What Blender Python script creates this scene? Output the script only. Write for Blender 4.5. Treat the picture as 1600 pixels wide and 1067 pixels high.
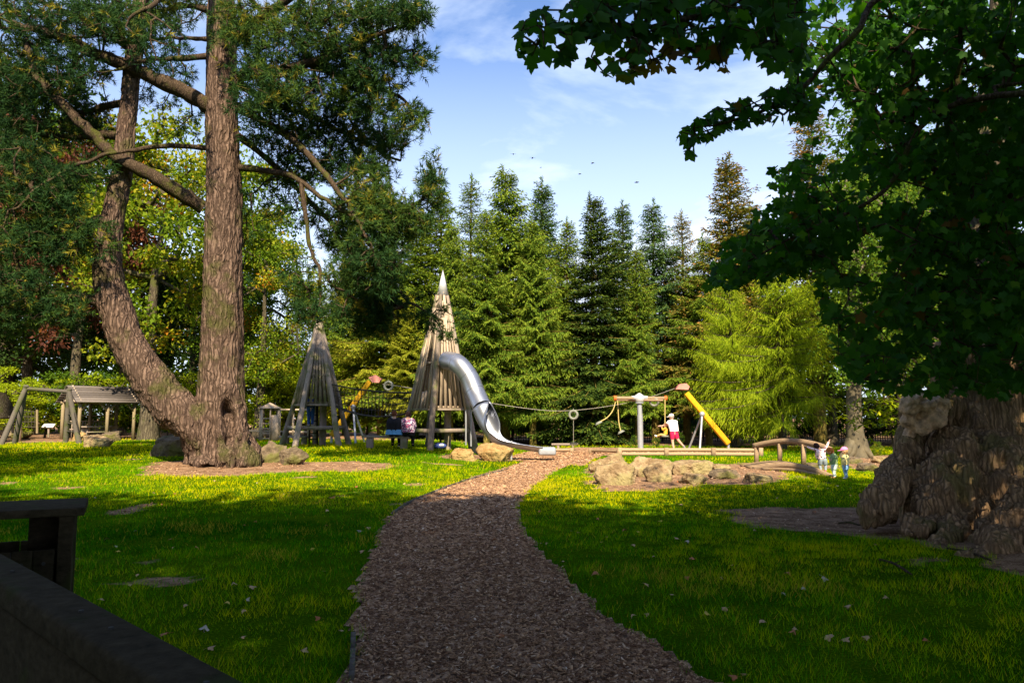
import bpy, math, random
import numpy as np
from mathutils import Vector, Matrix, Quaternion
R = math.radians
for o in list(bpy.data.objects): bpy.data.objects.remove(o, do_unlink=True)
SC = bpy.context.scene
col = SC.collection
# ---------------------------------------------------------------- camera
CAMH = 1.6; FPX = 1200.0; PITCH = math.atan((652-533.5)/FPX)
cd = bpy.data.cameras.new('camera'); cam = bpy.data.objects.new('camera', cd); col.objects.link(cam)
cam.location = (0, 0, CAMH); cam.rotation_euler = (math.pi/2 + PITCH, 0, 0)
cd.sensor_width = 36; cd.lens = 36*FPX/1600; cd.clip_start = 0.05; cd.clip_end = 3000
SC.camera = cam
# ---------------------------------------------------------------- light
SUN = Vector((0.05, -0.70, 0.68)).normalized()
sd = bpy.data.lights.new('sun', 'SUN'); sun = bpy.data.objects.new('sun', sd); col.objects.link(sun)
sd.energy = 5.0; sd.angle = R(0.55); sd.color = (1.0, 0.84, 0.58)
sun.rotation_euler = SUN.to_track_quat('Z', 'Y').to_euler(); sun.location = (-30, -40, 50)
W = bpy.data.worlds.new('World'); SC.world = W; W.use_nodes = True
nt = W.node_tree; nt.nodes.clear()
def wn(t, **k):
    n = nt.nodes.new(t)
    for a, b in k.items(): setattr(n, a, b)
    return n
sky = wn('ShaderNodeTexSky', sky_type='NISHITA'); sky.sun_disc = False
sky.sun_elevation = math.asin(SUN.z); sky.sun_rotation = math.atan2(SUN.x, SUN.y)
sky.air_density = 1.0; sky.dust_density = 1.2; sky.ozone_density = 1.6
tc = wn('ShaderNodeTexCoord')
mp = wn('ShaderNodeMapping'); mp.inputs['Scale'].default_value = (1.0, 1.0, 3.4); mp.inputs['Rotation'].default_value = (0, R(-22), R(10))
nt.links.new(tc.outputs['Generated'], mp.inputs['Vector'])
n1 = wn('ShaderNodeTexNoise'); n1.inputs['Scale'].default_value = 1.9; n1.inputs['Detail'].default_value = 7; n1.inputs['Roughness'].default_value = .58; n1.inputs['Distortion'].default_value = .5
nt.links.new(mp.outputs[0], n1.inputs['Vector'])
r1 = wn('ShaderNodeMapRange'); r1.inputs[1].default_value = .49; r1.inputs[2].default_value = .72; r1.inputs[3].default_value = 0; r1.inputs[4].default_value = .8
nt.links.new(n1.outputs[0], r1.inputs[0])
sx = wn('ShaderNodeSeparateXYZ'); nt.links.new(tc.outputs['Generated'], sx.inputs[0])
r2 = wn('ShaderNodeMapRange'); r2.inputs[1].default_value = .46; r2.inputs[2].default_value = .16; r2.inputs[3].default_value = .0; r2.inputs[4].default_value = .80
nt.links.new(sx.outputs['Z'], r2.inputs[0])
mx = wn('ShaderNodeMath', operation='ADD', use_clamp=True); nt.links.new(r1.outputs[0], mx.inputs[0]); nt.links.new(r2.outputs[0], mx.inputs[1])
mc = wn('ShaderNodeMixRGB'); mc.inputs[2].default_value = (6.6, 7.4, 8.6, 1)
sg = wn('ShaderNodeMixRGB', blend_type='MULTIPLY'); sg.inputs[0].default_value = 1; sg.inputs[2].default_value = (1.12, 1.25, 1.50, 1)
nt.links.new(sky.outputs[0], sg.inputs[1])
nt.links.new(mx.outputs[0], mc.inputs[0]); nt.links.new(sg.outputs[0], mc.inputs[1])
bg = wn('ShaderNodeBackground'); bg.inputs['Strength'].default_value = 0.066
ow = wn('ShaderNodeOutputWorld'); nt.links.new(mc.outputs[0], bg.inputs[0]); nt.links.new(bg.outputs[0], ow.inputs[0])
SC.view_settings.view_transform = 'Standard'; SC.view_settings.look = 'None'
SC.view_settings.exposure = 1.4; SC.view_settings.gamma = 1.0
SC.render.engine = 'CYCLES'
# ---------------------------------------------------------------- numeric helpers
rng = np.random.default_rng(7); random.seed(7)
def sstep(a, b, v):
    t = np.clip((np.asarray(v, float)-a)/(b-a), 0, 1); return t*t*(3-2*t)
def _h(i, j, k, s):
    n = (i*374761393 + j*668265263 + k*2147483647 + s*144269) & 0xffffffff
    n = ((n ^ (n >> 13))*1274126177) & 0xffffffff
    n = ((n ^ (n >> 16))*2246822519) & 0xffffffff
    return ((n ^ (n >> 15)) & 0xffff)/65535.0
def vn(Pt, s=0):
    Pt = np.asarray(Pt, float); b = np.floor(Pt).astype(np.int64); f = Pt-b; f = f*f*(3-2*f)
    i, j, k = b[:, 0], b[:, 1], b[:, 2]; r = 0
    for a in (0, 1):
        for c in (0, 1):
            for d in (0, 1):
                w = (f[:, 0] if a else 1-f[:, 0])*(f[:, 1] if c else 1-f[:, 1])*(f[:, 2] if d else 1-f[:, 2])
                r = r + w*_h(i+a, j+c, k+d, s)
    return r*2-1
def fbm(Pt, o=4, s=0):
    r = 0; a = 1.0; t = 0
    for q in range(o): r = r + a*vn(np.asarray(Pt)*2**q+q*17.3, s+q); t += a; a *= .5
    return r/t
def T(x, y):
    x = np.asarray(x, float); y = np.asarray(y, float)
    z = 0.38*sstep(17, 33, y)*sstep(1.0, -5.0, x)
    q = np.stack([np.ravel(x)*.16+3, np.ravel(y)*.16, np.ravel(x)*0], 1)
    z = z + (0.05*vn(q, 5)*sstep(5, 14, np.ravel(y))).reshape(x.shape)
    return z
def Tz(x, y): return float(T(np.array([x]), np.array([y]))[0])
_f = np.array([0, math.cos(PITCH), math.sin(PITCH)]); _u = np.array([0, -math.sin(PITCH), math.cos(PITCH)])
def ray(px, py): return _f + (px-800)/FPX*np.array([1, 0, 0]) + (533.5-py)/FPX*_u
def P(px, py, Y):
    d = ray(px, py); t = Y/d[1]; return np.array([d[0]*t, Y, CAMH+d[2]*t])
def G(px, py):
    d = ray(px, py); t = 20.0
    for _ in range(60):
        z = Tz(d[0]*t, d[1]*t); t = t*.5 + .5*min((z-CAMH)/d[2] if d[2] < -1e-4 else 200, 200)
    return np.array([d[0]*t, d[1]*t, Tz(d[0]*t, d[1]*t)])
def nrm(v):
    v = np.asarray(v, float); return v/(np.linalg.norm(v, axis=-1, keepdims=True)+1e-12)
# ---------------------------------------------------------------- materials
def mat(name): 
    m = bpy.data.materials.new(name); m.use_nodes = True; m.node_tree.nodes.clear(); return m
def N(m, t, **k):
    n = m.node_tree.nodes.new(t)
    for a, b in k.items():
        if isinstance(b, (int, float, tuple)) and a in n.inputs: n.inputs[a].default_value = b
        else: setattr(n, a, b)
    return n
def LK(m, a, b): m.node_tree.links.new(a, b)
def c4(c): return (c[0], c[1], c[2], 1)
def ramp(m, fac, stops):
    r = N(m, 'ShaderNodeValToRGB'); e = r.color_ramp.elements
    e[0].position, e[0].color = stops[0][0], c4(stops[0][1]); e[1].position, e[1].color = stops[-1][0], c4(stops[-1][1])
    for p, c in stops[1:-1]: q = e.new(p); q.color = c4(c)
    LK(m, fac, r.inputs[0]); return r.outputs[0]
def noise(m, scale, detail=5, rough=.6, vec=None, stretch=None):
    n = N(m, 'ShaderNodeTexNoise'); n.inputs['Scale'].default_value = scale; n.inputs['Detail'].default_value = detail; n.inputs['Roughness'].default_value = rough
    if vec is None:
        t = N(m, 'ShaderNodeTexCoord'); vec = t.outputs['Object']
    if stretch:
        mp = N(m, 'ShaderNodeMapping'); mp.inputs['Scale'].default_value = stretch; LK(m, vec, mp.inputs[0]); vec = mp.outputs[0]
    LK(m, vec, n.inputs['Vector']); return n.outputs[0]
def finish(m, colsock, rough=.8, bump=None, bstr=.4, bdist=.02, spec=.3, metal=0, trans=0, tcol=None, sat=None):
    p = N(m, 'ShaderNodeBsdfPrincipled'); LK(m, colsock, p.inputs['Base Color']); p.inputs['Roughness'].default_value = rough
    p.inputs['Specular IOR Level'].default_value = spec; p.inputs['Metallic'].default_value = metal
    if bump is not None:
        b = N(m, 'ShaderNodeBump'); b.inputs['Strength'].default_value = bstr; b.inputs['Distance'].default_value = bdist
        LK(m, bump, b.inputs['Height']); LK(m, b.outputs[0], p.inputs['Normal'])
    o = N(m, 'ShaderNodeOutputMaterial'); s = p.outputs[0]
    if trans:
        t = N(m, 'ShaderNodeBsdfTranslucent'); mm = N(m, 'ShaderNodeMixRGB', blend_type='MULTIPLY'); mm.inputs[0].default_value = 1
        mm.inputs[2].default_value = c4(tcol or (1.3, 1.25, .5)); LK(m, colsock, mm.inputs[1]); LK(m, mm.outputs[0], t.inputs[0])
        x = N(m, 'ShaderNodeMixShader'); x.inputs[0].default_value = trans; LK(m, s, x.inputs[1]); LK(m, t.outputs[0], x.inputs[2]); s = x.outputs[0]
    LK(m, s, o.inputs[0]); return m
def attr(m): return N(m, 'ShaderNodeAttribute', attribute_name='var').outputs['Fac']
def foliage(name, stops, trans=.35, rough=.75, tcol=None, spec=.06):
    m = mat(name); return finish(m, ramp(m, attr(m), stops), rough=rough, trans=trans, tcol=tcol, spec=spec)
def plain(name, c, rough=.7, metal=0, var=.15, scale=6, spec=.3, bstr=.15):
    m = mat(name); n = noise(m, scale); a = tuple(v*(1-var) for v in c); b = tuple(min(1, v*(1+var)) for v in c)
    return finish(m, ramp(m, n, [(.3, a), (.7, b)]), rough=rough, metal=metal, bump=n, bstr=bstr, bdist=.01, spec=spec)
def wood(name, c, stretch=(14, 14, 1.2), var=.35, bstr=.5, moss=None):
    m = mat(name); n = noise(m, 3.0, 8, .65, stretch=stretch); a = attr(m)
    ad = N(m, 'ShaderNodeMath', operation='ADD'); ml = N(m, 'ShaderNodeMath', operation='MULTIPLY'); ml.inputs[1].default_value = .55
    LK(m, a, ml.inputs[0]); LK(m, ml.outputs[0], ad.inputs[0]); LK(m, n, ad.inputs[1])
    cs = ramp(m, ad.outputs[0], [(.45, tuple(v*(1-var) for v in c)), (.75, c), (1.05 if False else 1.0, tuple(min(1, v*(1+var)) for v in c))])
    if moss:
        k = noise(m, 1.7, 4); mr = N(m, 'ShaderNodeMapRange'); mr.inputs[1].default_value = .5; mr.inputs[2].default_value = .62; LK(m, k, mr.inputs[0])
        mm = N(m, 'ShaderNodeMixRGB'); mm.inputs[2].default_value = c4(moss); LK(m, mr.outputs[0], mm.inputs[0]); LK(m, cs, mm.inputs[1]); cs = mm.outputs[0]
    return finish(m, cs, rough=.9, bump=n, bstr=bstr, bdist=.015, spec=.05)
def bark(name, c0, c1, c2, scale=1.0, moss=None, bd=.06, warp=.10, vz=1.25):
    m = mat(name); t = N(m, 'ShaderNodeTexCoord').outputs['Object']
    w = noise(m, 1.3*scale, 4, vec=t); wa = N(m, 'ShaderNodeMixRGB', blend_type='LINEAR_LIGHT'); wa.inputs[0].default_value = warp; LK(m, t, wa.inputs[1]); 
    wn_ = N(m, 'ShaderNodeTexNoise'); wn_.inputs['Scale'].default_value = 2.5*scale; LK(m, t, wn_.inputs['Vector']); LK(m, wn_.outputs['Color'], wa.inputs[2])
    mp_ = N(m, 'ShaderNodeMapping'); mp_.inputs['Scale'].default_value = (10*scale, 10*scale, vz*scale); LK(m, wa.outputs[0], mp_.inputs[0])
    v = N(m, 'ShaderNodeTexVoronoi', feature='DISTANCE_TO_EDGE'); v.inputs['Scale'].default_value = 1.0; LK(m, mp_.outputs[0], v.inputs['Vector'])
    v2 = N(m, 'ShaderNodeTexVoronoi'); LK(m, mp_.outputs[0], v2.inputs['Vector'])
    n = noise(m, 14*scale, 6, .7, vec=t, stretch=(1, 1, .4))
    mr = N(m, 'ShaderNodeMapRange'); mr.inputs[1].default_value = 0; mr.inputs[2].default_value = .30; mr.inputs[3].default_value = .28; LK(m, v.outputs['Distance'], mr.inputs[0])
    h = N(m, 'ShaderNodeMath', operation='MULTIPLY_ADD'); LK(m, n, h.inputs[0]); h.inputs[1].default_value = .45; LK(m, mr.outputs[0], h.inputs[2])
    sp = N(m, 'ShaderNodeSeparateColor'); LK(m, v2.outputs['Color'], sp.inputs[0])
    ad = N(m, 'ShaderNodeMath', operation='MULTIPLY_ADD'); LK(m, sp.outputs[0], ad.inputs[0]); ad.inputs[1].default_value = .35; LK(m, n, ad.inputs[2])
    cc = ramp(m, ad.outputs[0], [(.35, c1), (.85, c2)])
    mm = N(m, 'ShaderNodeMixRGB'); mm.inputs[1].default_value = c4(c0); LK(m, mr.outputs[0], mm.inputs[0]); LK(m, cc, mm.inputs[2]); cs = mm.outputs[0]
    if moss:
        k = noise(m, 1.1*scale, 5, .6, vec=t); mr2 = N(m, 'ShaderNodeMapRange'); mr2.inputs[1].default_value = .52; mr2.inputs[2].default_value = .64; mr2.inputs[4].default_value = .75; LK(m, k, mr2.inputs[0])
        m2 = N(m, 'ShaderNodeMixRGB'); m2.inputs[2].default_value = c4(moss); LK(m, mr2.outputs[0], m2.inputs[0]); LK(m, cs, m2.inputs[1]); cs = m2.outputs[0]
    return finish(m, cs, rough=.9, bump=h.outputs[0], bstr=.9, bdist=bd, spec=.03)
M = {}
M['pine_bark'] = bark('pine_bark', (.018, .011, .009), (.070, .044, .034), (.20, .138, .108), 1.0, moss=(.055, .06, .016))
M['stump_bark'] = bark('stump_bark', (.07, .045, .028), (.24, .145, .08), (.46, .30, .18), 1.5, moss=(.15, .13, .05), bd=.05, warp=.05, vz=.9)
M['old_log'] = wood('old_log', (.085, .075, .065), moss=(.08, .085, .04))
M['burr_bark'] = plain('burr_bark', (.50, .33, .20), var=.6, scale=9, rough=.8, bstr=.8)
M['twig'] = bark('twig_bark', (.018, .012, .009), (.05, .034, .024), (.11, .08, .055), 2, moss=(.06, .07, .012), bd=.02)
M['spruce_bark'] = bark('spruce_bark', (.06, .04, .012), (.17, .13, .035), (.33, .27, .07), 1.4, bd=.03)
M['dark_bark'] = bark('dark_bark', (.02, .015, .012), (.07, .055, .04), (.14, .12, .08), 1.4, moss=(.07, .08, .02), bd=.03)
M['grey_wood'] = wood('grey_wood', (.24, .195, .165), moss=(.15, .15, .075))
M['pale_wood'] = wood('pale_wood', (.36, .285, .215))
M['brown_wood'] = wood('brown_wood', (.25, .175, .11), stretch=(3, 3, 14))
M['hut_wood'] = wood('hut_wood', (.20, .16, .10))
M['shingle'] = wood('shingle_wood', (.115, .10, .095), stretch=(2, 2, 22))
M['dark_wood'] = wood('dark_wood', (.034, .027, .016), stretch=(5, 5, 9), moss=(.030, .040, .010), bstr=1.0, var=.7)
M['yellow'] = wood('yellow_timber', (.52, .28, .015), stretch=(4, 4, 2), var=.25)
M['redcap'] = plain('faded_red_cap', (.52, .20, .17)); M['orange'] = plain('orange_cap', (.60, .12, .02))
M['steel'] = plain('brushed_steel', (.33, .35, .41), rough=.38, metal=.85, var=.12, scale=3, bstr=.05)
M['galv'] = plain('galvanised_steel', (.31, .33, .37), rough=.5, metal=.35, var=.1)
M['zinc'] = plain('zinc_cap', (.50, .51, .55), rough=.45, metal=.3)
M['dark_in'] = plain('dark_interior', (.02, .018, .016))
M['rope'] = plain('hemp_rope', (.42, .33, .12)); M['darkrope'] = plain('dark_rope', (.05, .042, .032)); M['wire'] = plain('steel_wire', (.30, .28, .24), rough=.5, metal=.5)
M['rubber'] = plain('pale_rubber', (.17, .18, .155)); M['black'] = plain('black_rubber', (.03, .03, .03))
M['railing'] = plain('green_black_paint', (.012, .018, .015), rough=.5)
def rockmat(name, a, b, moss):
    m = mat(name); t = N(m, 'ShaderNodeTexCoord').outputs['Object']
    n = noise(m, 3.4, 9, .75, vec=t); n2 = noise(m, 9, 6, .7, vec=t)
    c = ramp(m, n, [(.28, tuple(x*.5 for x in a)), (.42, a), (.62, b)])
    k = noise(m, 1.1, 5, .6, vec=t); mr = N(m, 'ShaderNodeMapRange'); mr.inputs[1].default_value = .5; mr.inputs[2].default_value = .6; mr.inputs[4].default_value = .8; LK(m, k, mr.inputs[0])
    mm = N(m, 'ShaderNodeMixRGB'); mm.inputs[2].default_value = c4(moss); LK(m, mr.outputs[0], mm.inputs[0]); LK(m, c, mm.inputs[1])
    vo = N(m, 'ShaderNodeTexVoronoi', feature='DISTANCE_TO_EDGE'); vo.inputs['Scale'].default_value = 3.5
    ml = N(m, 'ShaderNodeMath', operation='MULTIPLY_ADD'); ml.inputs[1].default_value = .7; LK(m, n2, ml.inputs[0]); LK(m, n, ml.inputs[2])
    return finish(m, mm.outputs[0], rough=.9, bump=ml.outputs[0], bstr=.9, bdist=.13, spec=.2)
M['rock'] = rockmat('sandstone', (.21, .14, .075), (.41, .31, .18), (.29, .25, .11))
M['rock_orange'] = rockmat('ochre_sandstone', (.27, .16, .06), (.46, .31, .14), (.33, .24, .10))
M['rock_moss'] = rockmat('mossy_stone', (.10, .075, .05), (.24, .18, .12), (.11, .115, .022))
# foliage colours
M['pine_needles'] = foliage('pine_needles', [(0, (.008, .026, .010)), (.45, (.028, .070, .020)), (.80, (.075, .125, .018)), (1, (.24, .20, .025))], trans=.25, tcol=(1.2, 1.2, .6))
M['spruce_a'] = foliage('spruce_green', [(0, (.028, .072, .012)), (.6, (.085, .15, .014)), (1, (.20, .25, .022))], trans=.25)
M['spruce_b'] = foliage('spruce_blue', [(0, (.018, .050, .020)), (.6, (.045, .10, .030)), (1, (.11, .17, .04))], trans=.2)
M['spruce_c'] = foliage('spruce_dark', [(0, (.012, .030, .008)), (.6, (.030, .062, .012)), (1, (.10, .14, .015))], trans=.15)
M['spruce_d'] = foliage('spruce_brown', [(0, (.04, .065, .012)), (.5, (.10, .12, .018)), (.8, (.17, .15, .025)), (1, (.30, .15, .04))], trans=.2)
M['spruce_y'] = foliage('spruce_yellow', [(0, (.05, .09, .008)), (.5, (.14, .18, .010)), (1, (.34, .33, .03))], trans=.3)
M['larch'] = foliage('larch_lime', [(0, (.05, .10, .008)), (.5, (.19, .29, .010)), (1, (.36, .42, .02))], trans=.4)
M['leaf_yellow'] = foliage('maple_yellow', [(0, (.05, .11, .010)), (.5, (.13, .20, .012)), (.85, (.33, .30, .02)), (1, (.55, .19, .02))], trans=.4)
M['leaf_green'] = foliage('broadleaf_green', [(0, (.03, .075, .010)), (.6, (.08, .15, .012)), (1, (.19, .24, .015))], trans=.35)
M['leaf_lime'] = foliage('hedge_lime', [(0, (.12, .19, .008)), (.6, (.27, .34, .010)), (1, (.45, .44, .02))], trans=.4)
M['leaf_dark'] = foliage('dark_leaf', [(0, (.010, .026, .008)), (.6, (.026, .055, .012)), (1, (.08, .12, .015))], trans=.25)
M['leaf_red'] = foliage('copper_leaf', [(0, (.05, .02, .018)), (.6, (.13, .05, .03)), (1, (.30, .10, .02))], trans=.3, tcol=(1.3, .8, .6))
M['sycamore'] = foliage('sycamore_leaf', [(0, (.016, .060, .016)), (.6, (.042, .125, .014)), (.87, (.10, .21, .012)), (.93, (.10, .05, .015)), (1, (.17, .11, .02))], trans=.45, rough=.6, spec=.07, tcol=(1.2, 1.5, .3))
# ---------------------------------------------------------------- object helpers
LOC = {}
def tag(o, label=None, cat=None, group=None, kind=None):
    if label: o['label'] = label
    if cat: o['category'] = cat
    if group: o['group'] = group
    if kind: o['kind'] = kind
    return o
def thing(name, label, cat, loc=(0, 0, 0), group=None):
    o = bpy.data.objects.new(name, None); col.objects.link(o); o.empty_display_size = .2
    o.location = tuple(float(v) for v in loc); LOC[o] = np.array(loc, float); return tag(o, label, cat, group)
def copy_tree(o, parent=None):
    c = o.copy(); col.objects.link(c); c.parent = parent
    for ch in list(KIDS.get(o, [])):
        n = copy_tree(ch, c); KIDS.setdefault(c, []).append(n)
    return c
KIDS = {}
class MB:
    def __init__(s): s.V = []; s.F = []; s.A = []; s.n = 0
    def add(s, V, F, var=.5):
        V = np.asarray(V, float); F = np.asarray(F, int)
        s.V.append(V); s.F.append(F+s.n); s.A.append(np.broadcast_to(np.asarray(var, float), (len(F),)).copy()); s.n += len(V); return s
    def box(s, c, d, rot=None, var=.5):
        c = np.asarray(c, float); h = np.asarray(d, float)/2
        V = np.array([[x, y, z] for x in (-1, 1) for y in (-1, 1) for z in (-1, 1)])*h
        if rot is not None: V = V@np.asarray(rot).T
        return s.add(V+c, [[0, 1, 3, 2], [4, 6, 7, 5], [0, 4, 5, 1], [2, 3, 7, 6], [0, 2, 6, 4], [1, 5, 7, 3]], var)
    def bar(s, a, b, w, h, up=(0, 0, 1), var=.5):
        a = np.asarray(a, float); b = np.asarray(b, float); d = b-a; L = np.linalg.norm(d); d = d/L
        sd_ = nrm(np.cross(d, up)) if abs(np.dot(d, nrm(up))) < .999 else np.array([1., 0, 0]); u = np.cross(sd_, d)
        return s.box((a+b)/2, (w, L, h), np.stack([sd_, d, u], 1), var)
    def tube(s, pts, rad, n=8, cap=True, var=.5, flat=1.0):
        pts = np.asarray(pts, float); k = len(pts); rad = np.broadcast_to(np.asarray(rad, float), (k,))
        tg = np.zeros_like(pts); tg[1:-1] = pts[2:]-pts[:-2]; tg[0] = pts[1]-pts[0]; tg[-1] = pts[-1]-pts[-2]; tg = nrm(tg)
        ref = np.array([0, 0, 1.]) if abs(tg[0][2]) < .9 else np.array([1., 0, 0])
        V = []; u = nrm(np.cross(tg[0], ref))
        for i in range(k):
            u = u-tg[i]*np.dot(u, tg[i]); u = nrm(u); w = np.cross(tg[i], u)
            a = np.linspace(0, 2*np.pi, n, endpoint=False)[:, None]
            V.append(pts[i]+rad[i]*(np.cos(a)*u+flat*np.sin(a)*w))
        V = np.concatenate(V); F = []
        for i in range(k-1):
            for j in range(n):
                j2 = (j+1) % n; F.append([i*n+j, i*n+j2, (i+1)*n+j2, (i+1)*n+j])
        s.add(V, F, var)
        if cap:
            for i, p in ((0, pts[0]), (k-1, pts[-1])):
                ring = V[i*n:(i+1)*n]; VV = np.vstack([ring, p[None]])
                FF = [[j, (j+1) % n, n] if i else [(j+1) % n, j, n] for j in range(n)]; s.add(VV, FF, var)
        return s
    def segs(s, A, B, ra, rb, n=4):
        A = np.asarray(A); B = np.asarray(B); m = len(A)
        if m == 0: return s
        d = nrm(B-A); ref = np.where(np.abs(d[:, 2:3]) > .9, np.array([[1., 0, 0]]), np.array([[0, 0, 1.]]))
        u = nrm(np.cross(d, ref)); w = np.cross(d, u); V = []
        for C_, r_ in ((A, ra), (B, rb)):
            for j in range(n):
                a = 2*np.pi*j/n; V.append(C_+np.asarray(r_)[:, None]*(math.cos(a)*u+math.sin(a)*w))
        V = np.stack(V, 1); base = np.arange(m)[:, None]*2*n
        for j in range(n):
            j2 = (j+1) % n
            if j == 0: F = np.concatenate([base+j, base+j2, base+n+j2, base+n+j], 1)
            else: F = np.concatenate([F, np.concatenate([base+j, base+j2, base+n+j2, base+n+j], 1)])
        return s.add(V.reshape(-1, 3), F)
    def ball(s, c, r, n=10, var=.5):
        V = []; r = np.broadcast_to(np.asarray(r, float), (3,)); F = []
        for i in range(n+1):
            for j in range(2*n):
                a = math.pi*i/n; b = math.pi*j/n; V.append([math.sin(a)*math.cos(b), math.sin(a)*math.sin(b), math.cos(a)])
        for i in range(n):
            for j in range(2*n): j2 = (j+1) % (2*n); F.append([i*2*n+j, (i+1)*2*n+j, (i+1)*2*n+j2, i*2*n+j2])
        return s.add(np.array(V)*r+np.asarray(c, float), F, var)
    def quads(s, B, D, S, var):      # leaf diamonds: base, direction*length, side*width
        m = len(B); V = np.stack([B, B+.45*D+S*.5, B+D, B+.45*D-S*.5], 1).reshape(-1, 3)
        return s.add(V, np.arange(4*m).reshape(m, 4), var)
    def tris(s, B, D, S, var):
        m = len(B); V = np.stack([B+S*.5, B+D, B-S*.5], 1).reshape(-1, 3)
        return s.add(V, np.arange(3*m).reshape(m, 3), var)
    def mesh(s, name, smooth=False):
        V = np.concatenate(s.V).astype(np.float32); me = bpy.data.meshes.new(name)
        li = np.concatenate([f.ravel() for f in s.F]).astype(np.int32); tot = np.concatenate([np.full(len(f), f.shape[1]) for f in s.F]).astype(np.int32)
        me.vertices.add(len(V)); me.vertices.foreach_set('co', V.ravel())
        me.loops.add(len(li)); me.loops.foreach_set('vertex_index', li)
        me.polygons.add(len(tot)); me.polygons.foreach_set('loop_start', np.concatenate([[0], np.cumsum(tot)[:-1]]).astype(np.int32)); me.polygons.foreach_set('loop_total', tot)
        if smooth: me.polygons.foreach_set('use_smooth', np.ones(len(tot), bool))
        me.update(calc_edges=True)
        a = me.attributes.new('var', 'FLOAT', 'FACE'); a.data.foreach_set('value', np.concatenate(s.A).astype(np.float32))
        return me
    def build(s, name, m, parent=None, smooth=False, loc=None, label=None, cat=None, group=None, kind=None):
        me = s.mesh(name, smooth); o = bpy.data.objects.new(name, me); col.objects.link(o)
        root = parent
        while root is not None and root.parent is not None: root = root.parent
        off = LOC.get(root) if root is not None else (np.array(loc, float) if loc is not None else None)
        if off is not None and np.any(off): me.transform(Matrix.Translation([-float(v) for v in off]))
        if parent is not None: o.parent = parent; KIDS.setdefault(parent, []).append(o)
        elif loc is not None: o.location = tuple(float(v) for v in loc); LOC[o] = np.array(loc, float)
        else: LOC[o] = np.zeros(3)
        me.materials.append(None); o.material_slots[0].link = 'OBJECT'; o.material_slots[0].material = m
        return tag(o, label, cat, group, kind)
def bevel(o, w=.01, seg=2):
    b = o.modifiers.new('bevel', 'BEVEL'); b.width = w; b.segments = seg; b.limit_method = 'ANGLE'; return o
def remeshed(mb, voxel, disp=None, smooth=True, relax=0):
    me = mb.mesh('tmp'); o = bpy.data.objects.new('tmp', me); col.objects.link(o)
    r = o.modifiers.new('r', 'REMESH'); r.mode = 'VOXEL'; r.voxel_size = voxel
    if relax: q = o.modifiers.new('s', 'SMOOTH'); q.iterations = relax; q.factor = .5
    dg = bpy.context.evaluated_depsgraph_get(); ev = o.evaluated_get(dg); m2 = bpy.data.meshes.new_from_object(ev)
    n = len(m2.vertices); V = np.zeros(n*3); m2.vertices.foreach_get('co', V); V = V.reshape(-1, 3)
    Nn = np.zeros(n*3); m2.vertex_normals.foreach_get('vector', Nn); Nn = Nn.reshape(-1, 3)
    if disp: V = disp(V, Nn)
    F3 = []; F4 = []
    for p in m2.polygons: (F4 if len(p.vertices) == 4 else F3).append(tuple(p.vertices))
    bpy.data.objects.remove(o); bpy.data.meshes.remove(m2)
    out = MB(); out.add(V, np.array(F4))
    if F3: out.F.append(np.array(F3)); out.A.append(np.full(len(F3), .5))
    return out
def rotz(a): c, s_ = math.cos(a), math.sin(a); return np.array([[c, -s_, 0], [s_, c, 0], [0, 0, 1.]])
def polyline(pts, step):
    pts = np.asarray(pts, float); out = [pts[0]]
    for a, b in zip(pts[:-1], pts[1:]):
        n = max(1, int(np.linalg.norm(b[:3]-a[:3])/step))
        for i in range(1, n+1): out.append(a+(b-a)*i/n)
    return np.array(out)
def catmull(pts, n=6):
    pts = np.asarray(pts, float); q = np.vstack([2*pts[0]-pts[1], pts, 2*pts[-1]-pts[-2]]); out = []
    for i in range(1, len(q)-2):
        for t in np.linspace(0, 1, n, endpoint=False):
            out.append(.5*((2*q[i])+(q[i+1]-q[i-1])*t+(2*q[i-1]-5*q[i]+4*q[i+1]-q[i+2])*t*t+(-q[i-1]+3*q[i]-3*q[i+1]+q[i+2])*t**3))
    out.append(pts[-1]); return np.array(out)
def grow(skel, targets, seglen=.35, wander=.08, pl=.12, sag=0.0, rg=None):
    """attach every target to its nearest node of the growing branch tree; returns segments and radii"""
    rg = rg or rng; S = np.asarray(skel, float); Tg = np.asarray(targets, float)
    cap = len(S)+len(Tg)*14+10; nodes = np.zeros((cap, 3)); nodes[:len(S)] = S; cost = np.zeros(cap); par = np.full(cap, -1); n = len(S)
    d0 = np.array([np.min(np.linalg.norm(S-t, axis=1)) for t in Tg]); order = np.argsort(d0+rg.normal(0, .15, len(Tg))); leafid = np.zeros(len(Tg), int); fdir = np.zeros((len(Tg), 3))
    for ti in order:
        t = Tg[ti]; d = np.linalg.norm(nodes[:n]-t, axis=1); k = int(np.argmin(d+pl*cost[:n])); L = d[k]
        m = max(1, min(12, int(L/seglen))); a = nodes[k].copy(); prev = k
        for i in range(1, m+1):
            f = i/m; p = a+(t-a)*f+np.array([0, 0, 1])*sag*L*4*f*(1-f)
            if i < m: p = p+rg.normal(0, wander*seglen, 3)
            nodes[n] = p; par[n] = prev; cost[n] = cost[prev]+L/m; prev = n; n += 1
        leafid[ti] = prev; fdir[ti] = nodes[prev]-nodes[par[prev]]
    cnt = np.zeros(n)
    cnt[leafid] += 1
    for i in range(n-1, len(S)-1, -1):
        if par[i] >= len(S): cnt[par[i]] += cnt[i]
    idx = np.arange(len(S), n); pr = par[idx]
    return nodes[pr], nodes[idx], cnt[idx], np.where(pr >= len(S), cnt[pr], cnt[idx]), nrm(fdir)
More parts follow.
